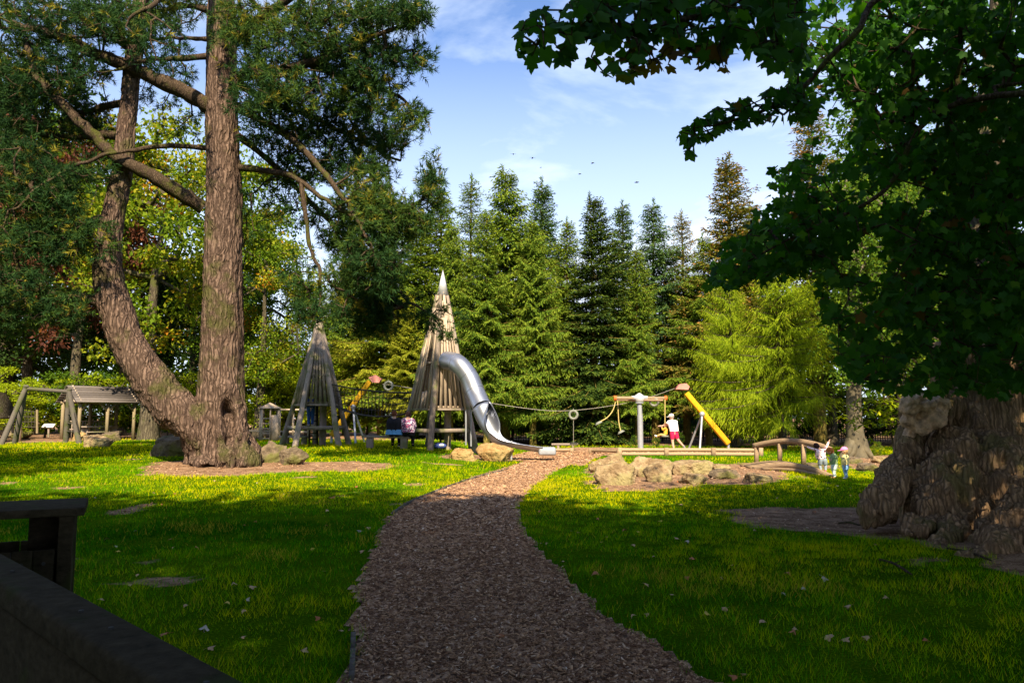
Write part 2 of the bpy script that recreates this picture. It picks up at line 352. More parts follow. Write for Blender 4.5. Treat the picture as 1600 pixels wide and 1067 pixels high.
# ---------------------------------------------------------------- ground
def pip(x, y, poly):
    x = np.asarray(x); y = np.asarray(y); c = np.zeros(x.shape, bool); p = np.asarray(poly); j = len(p)-1
    for i in range(len(p)):
        xi, yi, xj, yj = p[i][0], p[i][1], p[j][0], p[j][1]
        if yi != yj: c ^= ((yi > y) != (yj > y)) & (x < (xj-xi)*(y-yi)/(yj-yi)+xi)
        j = i
    return c
def pdist(x, y, poly, closed=True):
    p = np.asarray(poly)[:, :2]; d = np.full(np.shape(x), 1e9); m = len(p)
    for i in range(m if closed else m-1):
        a = p[i]; b = p[(i+1) % m]; ab = b-a; t = np.clip(((x-a[0])*ab[0]+(y-a[1])*ab[1])/(ab@ab+1e-9), 0, 1)
        d = np.minimum(d, np.hypot(x-a[0]-t*ab[0], y-a[1]-t*ab[1]))
    return d
def sdf(x, y, poly): d = pdist(x, y, poly); return np.where(pip(x, y, poly), -d, d)
LE = [G(*p)[:2] for p in [(548, 1067), (552, 1000), (560, 950), (572, 900), (590, 850), (616, 800), (655, 777), (735, 747), (800, 728), (832, 715)]]
RE = [G(*p)[:2] for p in [(1110, 1067), (1035, 1020), (930, 950), (872, 890), (828, 840), (808, 800), (816, 777), (842, 752), (880, 730), (930, 717)]]
LEc = catmull([np.array([-1.25, 1.0]), np.array([-1.1, 3.0])]+LE, 5); REc = catmull([np.array([2.6, 1.0]), np.array([1.75, 3.0])]+RE, 5)
PATHP = np.vstack([LEc, REc[::-1]])
PLAY = np.array([G(*p)[:2] for p in [(800, 713), (812, 721), (838, 716), (870, 724), (912, 727), (935, 712), (1060, 711), (1175, 711), (1180, 704), (1100, 701), (1000, 700), (900, 699), (830, 704)]])
SOIL = [np.array([G(*p)[:2] for p in q]) for q in (
 [(205, 735), (240, 722), (300, 716), (400, 716), (480, 722), (560, 720), (620, 728), (590, 737), (500, 736), (420, 740), (330, 744), (250, 745)],
 [(915, 738), (935, 720), (1010, 735), (1100, 728), (1190, 728), (1235, 742), (1190, 757), (1100, 757), (1010, 765), (950, 768), (915, 750)],
 [(1100, 795), (1180, 792), (1300, 790), (1370, 790), (1480, 790), (1900, 790), (2000, 905), (1600, 893), (1500, 868), (1440, 842), (1330, 832), (1200, 824), (1140, 806)],
 [(1060, 726), (1200, 724), (1330, 728), (1280, 734), (1150, 731)],
 [(1330, 712), (1500, 710), (1900, 708), (1900, 742), (1400, 742), (1320, 728)],
 [(-120, 683), (30, 683), (120, 685), (110, 691), (30, 692), (-120, 695)],
 [(690, 716), (740, 718), (800, 722), (815, 716), (790, 712), (700, 710)])]
def soilmask(x, y):
    q = np.stack([np.ravel(x)*1.3, np.ravel(y)*1.3, np.ravel(x)*0], 1); w = (fbm(q, 4, 9)*.55).reshape(np.shape(x)); s = np.zeros(np.shape(x))
    for p in SOIL: s = np.maximum(s, 1-sstep(-.25, .22, sdf(x, y, p)+w))
    q2 = np.stack([np.ravel(x)*.9, np.ravel(y)*.9, np.ravel(x)*0+7], 1); worn = sstep(.42, .62, fbm(q2, 4, 21)).reshape(np.shape(x))*.8
    far = sstep(40, 47, y)
    return np.maximum(np.maximum(s, worn), far)
gx = np.concatenate([-60-np.geomspace(1, 900, 22)[::-1], np.arange(-60, -20, .8), np.arange(-20, 20, .14), np.arange(20, 60.1, .8), 60+np.geomspace(1, 900, 22)])
gy = np.concatenate([-40-np.geomspace(1, 900, 18)[::-1], np.arange(-40, 0, 1.0), np.arange(0, 18, .12), np.arange(18, 42, .16), np.arange(42, 80, .8), 80+np.geomspace(1, 900, 22)])
XX, YY = np.meshgrid(gx, gy); ZZ = T(XX, YY); sm = soilmask(XX, YY)
pm = np.minimum(sdf(XX, YY, PATHP), sdf(XX, YY, PLAY)); ZZ = ZZ-.035*(pm < .0)-.015*sm
ZZ = ZZ + (fbm(np.stack([XX.ravel()*3, YY.ravel()*3, XX.ravel()*0], 1), 3, 3)*.012).reshape(XX.shape)*(YY < 42)
nx, ny = len(gx), len(gy); b = (np.arange(ny-1)[:, None]*nx+np.arange(nx-1)[None]).ravel()
g = MB(); g.add(np.stack([XX.ravel(), YY.ravel(), ZZ.ravel()], 1), np.stack([b, b+1, b+nx+1, b+nx], 1))
m = mat('turf_and_soil'); t = N(m, 'ShaderNodeTexCoord').outputs['Object']
sa = N(m, 'ShaderNodeAttribute', attribute_name='soil').outputs['Fac']
f1 = noise(m, 38, 6, .7, vec=t); f2 = noise(m, .7, 4, .6, vec=t)
av = N(m, 'ShaderNodeMath', operation='MULTIPLY_ADD'); av.inputs[1].default_value = .5; LK(m, f2, av.inputs[0]); LK(m, f1, av.inputs[2])
gc = ramp(m, av.outputs[0], [(.5, (.008, .032, .001)), (.8, (.045, .10, .002)), (1, (.18, .20, .006))])
f3 = noise(m, 3.2, 7, .7, vec=t); a3 = N(m, 'ShaderNodeMath', operation='MULTIPLY_ADD'); a3.inputs[1].default_value = .9; LK(m, f3, a3.inputs[0]); LK(m, f1, a3.inputs[2]); so = ramp(m, a3.outputs[0], [(.72, (.06, .035, .022)), (.95, (.20, .12, .072)), (1.0, (.30, .19, .12))])
mr = N(m, 'ShaderNodeMapRange'); mr.inputs[1].default_value = .25; mr.inputs[2].default_value = .6
na = N(m, 'ShaderNodeMath', operation='MULTIPLY_ADD'); na.inputs[1].default_value = .35; LK(m, f1, na.inputs[0]); LK(m, sa, na.inputs[2]); 
sb = N(m, 'ShaderNodeMath', operation='SUBTRACT'); sb.inputs[1].default_value = .17; LK(m, na.outputs[0], sb.inputs[0]); LK(m, sb.outputs[0], mr.inputs[0])
mm = N(m, 'ShaderNodeMixRGB'); LK(m, mr.outputs[0], mm.inputs[0]); LK(m, gc, mm.inputs[1]); LK(m, so, mm.inputs[2])
finish(m, mm.outputs[0], rough=1.0, bump=f1, bstr=.8, bdist=.03, spec=0.0)
ground = g.build('ground', m, smooth=True, kind='structure')
a_ = ground.data.attributes.new('soil', 'FLOAT', 'POINT'); a_.data.foreach_set('value', sm.ravel().astype(np.float32))
# ---- wood chip path and play area sheets
mchip = mat('wood_chip_bed'); t = N(mchip, 'ShaderNodeTexCoord').outputs['Object']
v = N(mchip, 'ShaderNodeTexVoronoi'); v.inputs['Scale'].default_value = 30
mp = N(mchip, 'ShaderNodeMapping'); mp.inputs['Scale'].default_value = (1, .55, 1); mp.inputs['Rotation'].default_value = (0, 0, .6); LK(mchip, t, mp.inputs[0]); LK(mchip, mp.outputs[0], v.inputs['Vector'])
s_ = N(mchip, 'ShaderNodeSeparateColor'); LK(mchip, v.outputs['Color'], s_.inputs[0])
k = noise(mchip, 1.2, 4, vec=t); ad = N(mchip, 'ShaderNodeMath', operation='MULTIPLY_ADD'); ad.inputs[1].default_value = .5; LK(mchip, k, ad.inputs[0]); LK(mchip, s_.outputs[0], ad.inputs[2])
finish(mchip, ramp(mchip, ad.outputs[0], [(.2, (.06, .036, .024)), (.8, (.30, .17, .10)), (1.0, (.45, .28, .17))]), rough=.9, bump=v.outputs['Distance'], bstr=1, bdist=.03, spec=.04)
def sheet(name, mask, x0, x1, y0, y1, st, dz, mt):
    xs = np.arange(x0, x1, st); ys = np.arange(y0, y1, st); X, Y = np.meshgrid(xs, ys)
    keep = mask(X, Y); Z = T(X, Y)+dz+(fbm(np.stack([X.ravel()*4, Y.ravel()*4, X.ravel()*0], 1), 3, 31)*.014).reshape(X.shape)
    n = len(xs); b = (np.arange(len(ys)-1)[:, None]*n+np.arange(n-1)[None]).ravel(); kk = (keep.ravel()[b] | keep.ravel()[b+n+1]); b = b[kk]
    q = MB(); q.add(np.stack([X.ravel(), Y.ravel(), Z.ravel()], 1), np.stack([b, b+1, b+n+1, b+n], 1)); return q.build(name, mt, smooth=True, kind='structure')
def wob(X, Y): return (fbm(np.stack([np.ravel(X)*2.2, np.ravel(Y)*2.2, np.ravel(X)*0], 1), 4, 55)*.13).reshape(np.shape(X))
def onpath(X, Y): return (sdf(X, Y, PATHP)+wob(X, Y)*1.3) < 0
def onplay(X, Y): return (sdf(X, Y, PLAY)+wob(X, Y)*2) < 0
yend = PATHP[:, 1].max()
sheet('wood_chip_path', lambda X, Y: onpath(X, Y), -4, 6, 1, yend+.5, .06, .004, mchip)
pl0, pl1 = PLAY.min(0), PLAY.max(0)
sheet('wood_chip_play_area', lambda X, Y: onplay(X, Y) & ~onpath(X, Y), pl0[0]-1, pl1[0]+1, pl0[1]-1, pl1[1]+1, .14, .008, mchip)
# ---- wood chips: thin solid pieces
def chips(n, ys, wfun, szf, msk, mt, name, lift=.012):
    y = ys(n); hw = .72*y+1.0; x = rng.uniform(-1, 1, n)*hw; k = msk(x, y); x = x[k]; y = y[k]; n = len(x)
    z = T(x, y)+lift+rng.uniform(-.004, .010, n); L = rng.uniform(.010, .050, n)*szf(y); Wd = L*rng.uniform(.16, .42, n); a = rng.uniform(0, 2*np.pi, n); ti = rng.normal(0, .32, n)
    D = np.stack([np.cos(a), np.sin(a), ti], 1); D = nrm(D); S = np.stack([-np.sin(a), np.cos(a), rng.normal(0, .35, n)], 1); S = nrm(S); U = nrm(np.cross(D, S))
    C_ = np.stack([x, y, z], 1); th = Wd[:, None]*.22; V = []
    for u in (-1, 1):
        for d, s in ((-1, -1), (1, -.7), (1, .7), (-1, 1)): V.append(C_+D*L[:, None]*.5*d+S*Wd[:, None]*.5*s+U*th*u)
    V = np.stack(V, 1); b = np.arange(n)[:, None]*8; F = np.concatenate([b+np.array([[4, 5, 6, 7]]), b+np.array([[0, 1, 5, 4]]), b+np.array([[1, 2, 6, 5]]), b+np.array([[2, 3, 7, 6]]), b+np.array([[3, 0, 4, 7]])])
    q = MB(); vv = rng.uniform(0, 1, n)**1.5; q.add(V.reshape(-1, 3), F, np.tile(vv, 5)); return q.build(name, mt, kind='stuff')
mck = foliage('wood_chip_pieces', [(0, (.12, .060, .036)), (.5, (.32, .185, .105)), (.9, (.54, .34, .195)), (1, (.62, .48, .36))], trans=0, rough=.9, spec=.04)
tag(chips(190000, lambda n: 3.6+rng.beta(1, 2.6, n)*16, None, lambda y: np.maximum(.8, y*.13), lambda x, y: onpath(x, y), mck, 'wood_chips'), 'loose brown bark and wood chips covering the winding path', 'wood chips')
tag(chips(60000, lambda n: rng.uniform(18, 36, n), None, lambda y: y*.075, lambda x, y: (onpath(x, y) | onplay(x, y)), mck, 'play_area_chips', .018), 'orange brown wood chips spread over the play area by the slide', 'wood chips')
tag(chips(26000, lambda n: 6+rng.beta(1, 1.3, n)*24, None, lambda y: np.maximum(.7, y*.07), lambda x, y: (soilmask(x, y) > .5) & ~onpath(x, y), mck, 'soil_litter', .006), 'small twigs needles and leaf fragments on the bare soil patches', 'leaf litter')
# ---- grass
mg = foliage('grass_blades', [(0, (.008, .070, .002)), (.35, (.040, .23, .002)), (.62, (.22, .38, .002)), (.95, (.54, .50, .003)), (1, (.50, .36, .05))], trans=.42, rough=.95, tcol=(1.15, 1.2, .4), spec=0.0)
def grass(n, y0, y1, pw, hgt, wid, seed):
    rg = np.random.default_rng(seed); y = y0+(y1-y0)*rg.uniform(0, 1, n)**pw; x = rg.uniform(-1, 1, n)*(.74*y+1.5)
    s = soilmask(x, y); k = (sdf(x, y, PATHP)+wob(x, y) > -.05*rg.uniform(-1, 1.4, n)) & (sdf(x, y, PLAY) > 0) & (rg.uniform(0, 1, n) > s*1.05)
    x = x[k]; y = y[k]; n = len(x); cl = fbm(np.stack([x*1.1, y*1.1, x*0], 1), 4, 77); cl2 = fbm(np.stack([x*5, y*5, x*0], 1), 3, 79); H = hgt*(1+.8*cl+.9*cl2)*rg.uniform(.45, 1.35, n)*(1+.012*y)
    sc = np.maximum(1, y/7.0); w = wid*sc*rg.uniform(.6, 1.3, n); a = rg.uniform(0, 2*np.pi, n); le = rg.uniform(.15, 1.0, n)
    B = np.stack([x, y, T(x, y)-.01], 1); D = np.stack([np.cos(a)*le, np.sin(a)*le, np.ones(n)], 1)*np.maximum(H, .012)[:, None]
    sa_ = rg.uniform(0, 2*np.pi, n); S = np.stack([np.cos(sa_), np.sin(sa_), 0*x], 1)*w[:, None]
    var = np.clip(.22+.53*sstep(9, 16.5, y+x*.12)+.75*fbm(np.stack([x*.35, y*.35, x*0], 1), 4, 81)+(.40*cl2+rg.normal(0, .17, n))*(1-.55*sstep(12, 24, y)), 0, .93); var = np.where(rg.uniform(0, 1, n) < .035+.25*sstep(.25, .5, cl), 1.0, var)  # sunlit band tinted brighter and yellower, shaded foreground darker: light put into blade colour
    return B, D, S, var
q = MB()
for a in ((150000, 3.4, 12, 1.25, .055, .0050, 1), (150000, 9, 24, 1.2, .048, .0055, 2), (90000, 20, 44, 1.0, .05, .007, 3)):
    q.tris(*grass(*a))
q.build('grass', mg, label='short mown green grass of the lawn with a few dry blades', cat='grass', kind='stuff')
# ---- fallen leaves
def leafshape(lobes=5):
    pts = []; 
    spec = [(-100, .28), (-128, .50), (-112, .52), (-78, .30), (-62, .42), (-48, .78), (-34, .86), (-30, .66), (-20, .40), (-10, .74), (0, 1.0), (10, .74), (20, .40), (30, .66), (34, .86), (48, .78), (62, .42), (78, .30), (112, .52), (128, .50), (100, .28)]
    spec = [(-150, .42), (-122, .62), (-104, .52), (-92, .54), (-74, .74), (-58, .94), (-46, .80), (-34, .62), (-22, .78), (-10, .88), (0, 1.06), (10, .88), (22, .78), (34, .62), (46, .80), (58, .94), (74, .74), (92, .54), (104, .52), (122, .62), (150, .42), (180, .12)]
    return np.array([[math.sin(R(a))*r*.62, math.cos(R(a))*r*.62+.18] for a, r in spec])
LSH = leafshape()
def leaves_at(q, C_, Dv, Nv, size, var, curl=.12):
    """C base point, D stem->tip direction, N blade normal; true lobed outline"""
    D = nrm(Dv); Nn = nrm(Nv-D*np.sum(Nv*D, 1, keepdims=True)); S = np.cross(D, Nn); n = len(C_); k = len(LSH)
    lz = -curl*(np.abs(LSH[:, 0])**1.3)*1.6-.10*LSH[:, 1]**2
    V = C_[:, None]+size[:, None, None]*(LSH[None, :, 0:1]*S[:, None]+LSH[None, :, 1:2]*D[:, None]+lz[None, :, None]*Nn[:, None])
    cen = C_[:, None]+size[:, None, None]*(.18*D[:, None]); V = np.concatenate([V, cen], 1).reshape(-1, 3); b = np.arange(n)[:, None]*(k+1)
    F = np.concatenate([b+np.array([[j, (j+1) % k, k]]) for j in range(k)]); return q.add(V, F, np.tile(var, k))
mfl = [plain('dry_leaf_tan', (.42, .27, .13), var=.3), plain('dry_leaf_rust', (.36, .13, .045), var=.3), plain('dry_leaf_pale', (.38, .33, .24), var=.3), plain('dry_leaf_yellow', (.50, .36, .05), var=.25)]
FLN = ['tan', 'rust brown', 'pale whitish', 'yellow']
protos = []
for i in range(4):
    q = MB(); leaves_at(q, np.array([[0, -.05, .028]]), np.array([[0, 1, .05]]), np.array([[.1, 0, 1.]]), np.array([.10]), np.array([.5]), curl=.35+.2*i)
    q.tube([[0, -.045, .028], [0, -.075, .02], [.01, -.10, .015]], .0012, 4)
    me = q.mesh('fallen_leaf'); me.materials.append(None); protos.append(me)
px_list = [(158, 940), (320, 985), (388, 938), (505, 895), (195, 800), (167, 845), (180, 855), (305, 858), (1048, 932), (1022, 872), (1384, 935), (1240, 990), (1010, 917), (1130, 955), (1072, 848), (1090, 800), (1145, 885), (860, 938), (870, 957), (888, 965), (1192, 976), (1242, 985), (990, 965), (1230, 898), (1300, 1000), (1325, 1003), (1225, 930), (1290, 908), (450, 770), (512, 800), (230, 790), (1075, 905), (1160, 1058), (930, 900), (975, 830), (1180, 830)]
pts = [G(a, b_) for a, b_ in px_list]
while len(pts) < 170:
    y = 4.5+15*random.random()**1.3; x = random.uniform(-.68, .68)*y
    if sdf(np.array([x]), np.array([y]), PATHP)[0] > .1 or random.random() < .18: pts.append(np.array([x, y, Tz(x, y)]))
for i, p in enumerate(pts):
    k = random.choices([0, 1, 2, 3], [4, 3, 1, 1])[0]; o = bpy.data.objects.new('fallen_leaf', protos[i % 4]); col.objects.link(o)
    o.material_slots[0].link = 'OBJECT'; o.material_slots[0].material = mfl[k]; o.location = tuple(p+np.array([0, 0, .012])); s = random.uniform(.4, .85); o.scale = (s, s, s)
    o.rotation_euler = (random.gauss(0, .3), random.gauss(0, .3), random.uniform(0, 6.28)); tag(o, FLN[k]+' dry fallen leaf lying on the lawn or path', 'leaf', FLN[k]+' dry leaves fallen on the lawn')
# ---- timber path edging
for nm, pts_, lb in (('path_edging', [(614, 803), (640, 786), (660, 777), (700, 761), (745, 746), (795, 733)], 'thin weathered timber edging along the far left bend of the path'), ('path_edging', [(549, 1066), (551, 1030), (552, 995)], 'short timber edging at the near left side of the path')):
    q = MB(); w = catmull([G(*p) for p in pts_], 4)
    for a, b_ in zip(w[:-1], w[1:]): q.bar(a+[0, 0, .0], b_+[0, 0, .0], .035, .08, var=random.random())
    q.build(nm, M['old_log'], loc=w[0], label=lb, cat='edging')
for i, (a, b_, lb) in enumerate(((( 1310, 820), (1345, 824), 'long thin fallen twig on bare soil left of the gnarled trunk'), ((1375, 878), (1425, 902), 'bent fallen stick on bare soil in front of the gnarled trunk'), ((1480, 860), (1550, 880), 'pale stick lying at the foot of the gnarled trunk roots'))):
    a = G(*a)+[0, 0, .03]; b_ = G(*b_)+[0, 0, .03]; q = MB(); mid = (a+b_)/2+[.02, .05, .02]; q.tube(catmull([a, mid, b_], 4), [.014]*8+[.006], 6); q.tube([mid, mid+[.12, .08, .03]], [.008, .003], 5)
    q.build('twig', M['twig'], loc=a, label=lb, cat='stick')
# ---------------------------------------------------------------- rocks
def rock(pxb, pyt, pxe, pyb, label, mt='rock', depth=None, seed=0, nm='boulder', group=None, sink=.6, flat=None, yaw=0, dm=.75):
    rg = np.random.default_rng(seed+100); g0 = G((pxb+pxe)/2, pyb); Yf = g0[1]; w = (pxe-pxb)/FPX*Yf*1.04; h = (pyb-pyt)/FPX*Yf*.86; d = (depth or w*dm)
    import bmesh
    bm = bmesh.new(); bmesh.ops.create_icosphere(bm, subdivisions=5, radius=1.0); V = np.array([v.co[:] for v in bm.verts]); F = np.array([[v.index for v in f.verts] for f in bm.faces]); bm.free()
    ns = nrm(rg.normal(0, 1, (13, 3))*[1, 1, .75]); ds = rg.uniform(.55, .92, 13)
    sl_ = -.8 if seed in (3, 4, 5, 6, 13, 1) else -.25; ns = np.vstack([ns, [[rg.uniform(-.3, .3), sl_, 1], [-.5, -1, .25], [.5, -1, .1], [rg.uniform(-.5, .5), .3, 1]]]); ns = nrm(ns); ds = np.append(ds, [.50, .72, .78, .62])
    c = V@ns.T; r = np.min(np.where(c > .05, ds[None]/np.maximum(c, .05), 9), 1); r = np.minimum(r, 1.15)
    V = V*r[:, None]; V = V+nrm(V)*(fbm(V*1.6+seed, 5, seed)*.15-np.abs(fbm(V*3.2+seed, 4, seed+3))*.13-.05*(np.abs(fbm(V*[2, 2, 6]+seed, 3, seed+7)) < .06))[:, None]
    lo, hi = V.min(0), V.max(0); V = (V-(lo+hi)/2)/(hi-lo)
    V = V*np.array([w, d, h*(1+sink)]); V = V@rotz(yaw).T; V = V+np.array([g0[0], Yf+d*.42, 0]); V[:, 2] += Tz(g0[0], Yf)+h*(1+sink)/2-h*sink
    q = MB(); q.add(V, F); return q.build(nm, M[mt], loc=(g0[0], Yf+d*.42, Tz(g0[0], Yf)), smooth=False, label=label, cat='rock', group=group)
rock(700, 697, 742, 719, 'low wedge shaped tan boulder left of the big block by the slide', 'rock_orange', seed=1)
rock(743, 688, 802, 721, 'large blocky orange sandstone boulder beside the foot of the slide', 'rock_orange', seed=2)
rock(922, 704, 985, 738, 'pale yellow boulder at the left rear of the rock group', seed=3)
rock(932, 716, 1001, 757, 'large slab boulder with dark cut end at front of the rock group', seed=4)
rock(985, 709, 1058, 744, 'flat topped boulder in the middle of the rock group', seed=5)
rock(1008, 717, 1056, 752, 'undercut pointed boulder front centre of the rock group', seed=6)
rock(1050, 716, 1118, 741, 'rounded yellow boulder at the right rear of the rock group', seed=7)
rock(1066, 737, 1108, 755, 'low pale kerb like stone below the rounded yellow boulder', seed=8)
rock(1110, 731, 1162, 747, 'low dark ledge stone half buried in soil', 'rock_moss', seed=9)
rock(1165, 737, 1213, 753, 'flat pale yellow stone at the grass edge nearest the bridge', seed=10)
rock(1112, 724, 1145, 733, 'small flat stone behind the low dark ledge', seed=11)
rock(232, 674, 300, 713, 'mossy sloping boulder just left of the pine trunk', 'rock_moss', seed=12)
rock(388, 684, 444, 722, 'big brown mossy boulder touching the pine trunk on its right', 'rock_moss', seed=13)
rock(430, 694, 478, 726, 'smaller angular boulder at the right end by the pine', 'rock_moss', seed=14)
rock(125, 676, 168, 698, 'yellow brown split boulder in front of the shelter', 'rock', seed=15)
rock(142, 671, 182, 690, 'dark flat stone behind the split boulder', 'rock_moss', seed=16)
rock(108, 673, 128, 690, 'small orange upright stone at the swing frame foot', 'rock_orange', seed=17)
rock(-10, 664, 44, 686, 'round brown boulder at the far left edge', 'rock_moss', seed=18)
rock(1322, 712, 1352, 724, 'low grey stepping stone behind the pink capped child', 'rock_moss', seed=19)
rock(1366, 711, 1396, 723, 'flat pale stepping stone right of the smooth grey trunk', 'rock', seed=20)
rock(1345, 721, 1380, 737, 'triangular brown stone in the row right of the children', 'rock_moss', seed=21)
rock(1385, 718, 1420, 733, 'long low stone half hidden by the gnarled trunk', 'rock_moss', seed=22)
rock(1262, 722, 1290, 731, 'small stone in shade behind the footbridge', 'rock_moss', seed=23)
# ---------------------------------------------------------------- big pine
YP = 25.0
base = G(345, 727); YP = base[1]+.6
root = thing('pine_tree', 'huge old twin stemmed pine with rugged reddish bark and dark needles', 'tree', (base[0], YP, base[2]))
pmx = FPX/YP
def rpx(w): return w/2/pmx
main = [(350, 735, 100), (350, 705, 92), (348, 680, 84), (346, 640, 78), (346, 600, 72), (347, 540, 67), (348, 470, 64), (349, 400, 61), (350, 300, 58), (347, 200, 52), (346, 120, 47), (346, 30, 44), (345, -120, 38), (345, -320, 26), (344, -480, 12)]
left = [(330, 712, 62), (308, 668, 66), (268, 625, 66), (232, 580, 60), (205, 535, 56), (187, 480, 54), (176, 430, 50), (176, 385, 43), (186, 330, 37), (198, 270, 33), (203, 200, 30), (212, 120, 28), (222, 40, 25), (230, -80, 20), (238, -220, 12)]
mb = MB()
mp3 = catmull([P(a, b, YP) for a, b, c in main], 4); mr3 = .94*catmull([[rpx(c), 0, 0] for a, b, c in main], 4)[:, 0]; mb.tube(mp3, mr3, 20)
lp3 = catmull([P(a, b, YP-.2) + np.array([0, -.25*min(1, abs(a-345)/80), 0]) for a, b, c in left], 4); lr3 = .88*catmull([[rpx(c), 0, 0] for a, b, c in left], 4)[:, 0]; mb.tube(lp3, lr3, 18)
for (tx, ty, sx_, dy, r0) in ((300, 727, 325, -.7, .30), (322, 733, 335, -1.0, .30), (352, 734, 350, -1.1, .33), (388, 731, 365, -.9, .30), (404, 722, 372, -.1, .28), (292, 718, 325, .1, .28), (345, 722, 345, 1.0, .35)):
    e = P(tx, ty, YP+dy); e[2] = Tz(e[0], e[1])-.05; s0 = P(sx_, 640, YP+dy*.25); mid = (P(sx_+(tx-sx_)*.35, 695, YP+dy*.55)); mb.tube(catmull([s0, mid, e], 4), np.linspace(r0*1.15, r0*.85, 9), 10)
hx = np.array([P(364, 628, YP), P(369, 655, YP), P(372, 690, YP)])
def pdisp(V, Nn):
    ang = np.arctan2(V[:, 1]-YP, V[:, 0]-base[0]); zz = V[:, 2]
    ridg = fbm(np.stack([V[:, 0]*3.2, V[:, 1]*3.2, zz*.55], 1), 4, 41); fine = np.abs(fbm(np.stack([V[:, 0]*8, V[:, 1]*8, zz*2.2], 1), 3, 43)); lowf = 1-sstep(.5, 3.0, zz)
    d = ridg*(.07+.33*lowf)-fine*.11+.03
    cx = np.interp(zz, hx[::-1, 2], hx[::-1, 0]); zc = (hx[0, 2]+hx[2, 2])/2; hz = (hx[0, 2]-hx[2, 2])/2+.15
    e = np.sqrt(((V[:, 0]-cx)/.22)**2+((zz-zc)/hz)**2); fr = (V[:, 1] < YP)
    d = d-np.where(fr, .48*(1-sstep(.55, 1.0, e)), 0)+np.where(fr, .10*np.exp(-((e-1.35)/.3)**2), 0)
    return V+Nn*d[:, None]
remeshed(mb, .05, pdisp, relax=4).build('trunk', M['pine_bark'], root, smooth=True)
# limbs: (points px,py,depth offset, start width px, end width px)
limbs = [
 [(330, 168, 0), (290, 145, -.3), (240, 122, -.6), (190, 100, -.8), (140, 80, -1.0), (90, 55, -1.2), (20, 40, -1.5), 30, 12],
 [(318, 325, 0), (275, 298, -.4), (225, 268, -.8), (180, 245, -1.0), (140, 205, -1.2), (100, 165, -1.3), (60, 120, -1.2), (40, 60, -1), 26, 9],
 [(325, 232, 0), (265, 228, -.7), (200, 236, -1.2), (150, 246, -1.5), (80, 280, -1.8), (20, 330, -2.2), 9, 3],
 [(330, 88, 0), (280, 92, -.5), (225, 95, -.9), (180, 110, -1.3), 12, 4], [(330, 62, 0), (290, 60, .4), (240, 62, .6), (190, 75, .8), 8, 3],
 [(172, 478, -.3), (130, 465, -.6), (80, 458, -1), (40, 452, -1.4), (-60, 440, -2), 20, 8],
 [(182, 340, -.3), (150, 345, -.5), (120, 355, -.9), (95, 380, -1.3), 20, 5], [(198, 215, -.3), (160, 210, 0), (110, 215, .4), (40, 205, .8), 18, 5],
 [(202, 160, -.3), (150, 170, .2), (100, 190, .5), (10, 190, .7), 14, 4], [(208, 80, -.3), (150, 40, -.1), (80, 10, 0), (-30, -30, .2), 14, 4],
 [(372, 262, 0), (410, 266, -.4), (455, 275, -.8), (490, 300, -1.0), (545, 335, -1.2), (600, 380, -1.3), 12, 4],
 [(470, 285, -.9), (478, 340, -1.0), (485, 390, -1.0), (500, 420, -1.0), (520, 445, -1.1), (560, 470, -1.0), 8, 3],
 [(500, 420, -1.0), (500, 470, -1.2), (490, 500, -1.3), 5, 2],
 [(370, 170, 0), (430, 200, -.8), (480, 240, -1.2), (530, 300, -1.6), (560, 350, -1.8), (600, 430, -1.8), 13, 4],
 [(372, 120, 0), (440, 110, -1), (510, 90, -1.8), (580, 60, -2.2), (670, 20, -2.6), 18, 4], [(480, 100, -1.4), (560, 130, -1.6), (620, 150, -1.6), (660, 190, -1.8), 10, 3],
 [(370, 60, 0), (420, 20, -.8), (500, -30, -1.6), (600, -60, -2), 18, 5], [(372, 130, 0), (420, 160, .8), (480, 180, 1.4), (560, 220, 1.8), (620, 250, 2), 14, 4],
 [(370, 210, 0), (430, 260, .6), (500, 330, 1.0), (570, 400, 1.2), (640, 470, 1.2), (690, 500, 1.2), 12, 3],
 [(560, 350, -1.8), (620, 340, -1.6), (660, 310, -1.5), (680, 270, -1.4), 8, 3],
 [(340, -60, 0), (300, -40, -2), (250, 0, -3), (200, 30, -3.5), 14, 4], [(345, 0, 0), (380, -10, 2), (420, 30, 3), (460, 60, 3.6), 14, 4], [(340, 20, 0), (290, 10, 2), (230, 20, 3), (120, 20, 3.4), 12, 4]]
br = MB(); skel = []
for L in limbs:
    w0, w1 = L[-2:]; p = catmull([P(a, b, YP+c) for a, b, c in L[:-2]], 5); p = p+rng.normal(0, .035, p.shape)*np.linspace(0, 1, len(p))[:, None]
    br.tube(p, np.linspace(rpx(w0), rpx(w1), len(p))*(1+.08*rng.normal(0, 1, len(p))), 8); skel.append(p)
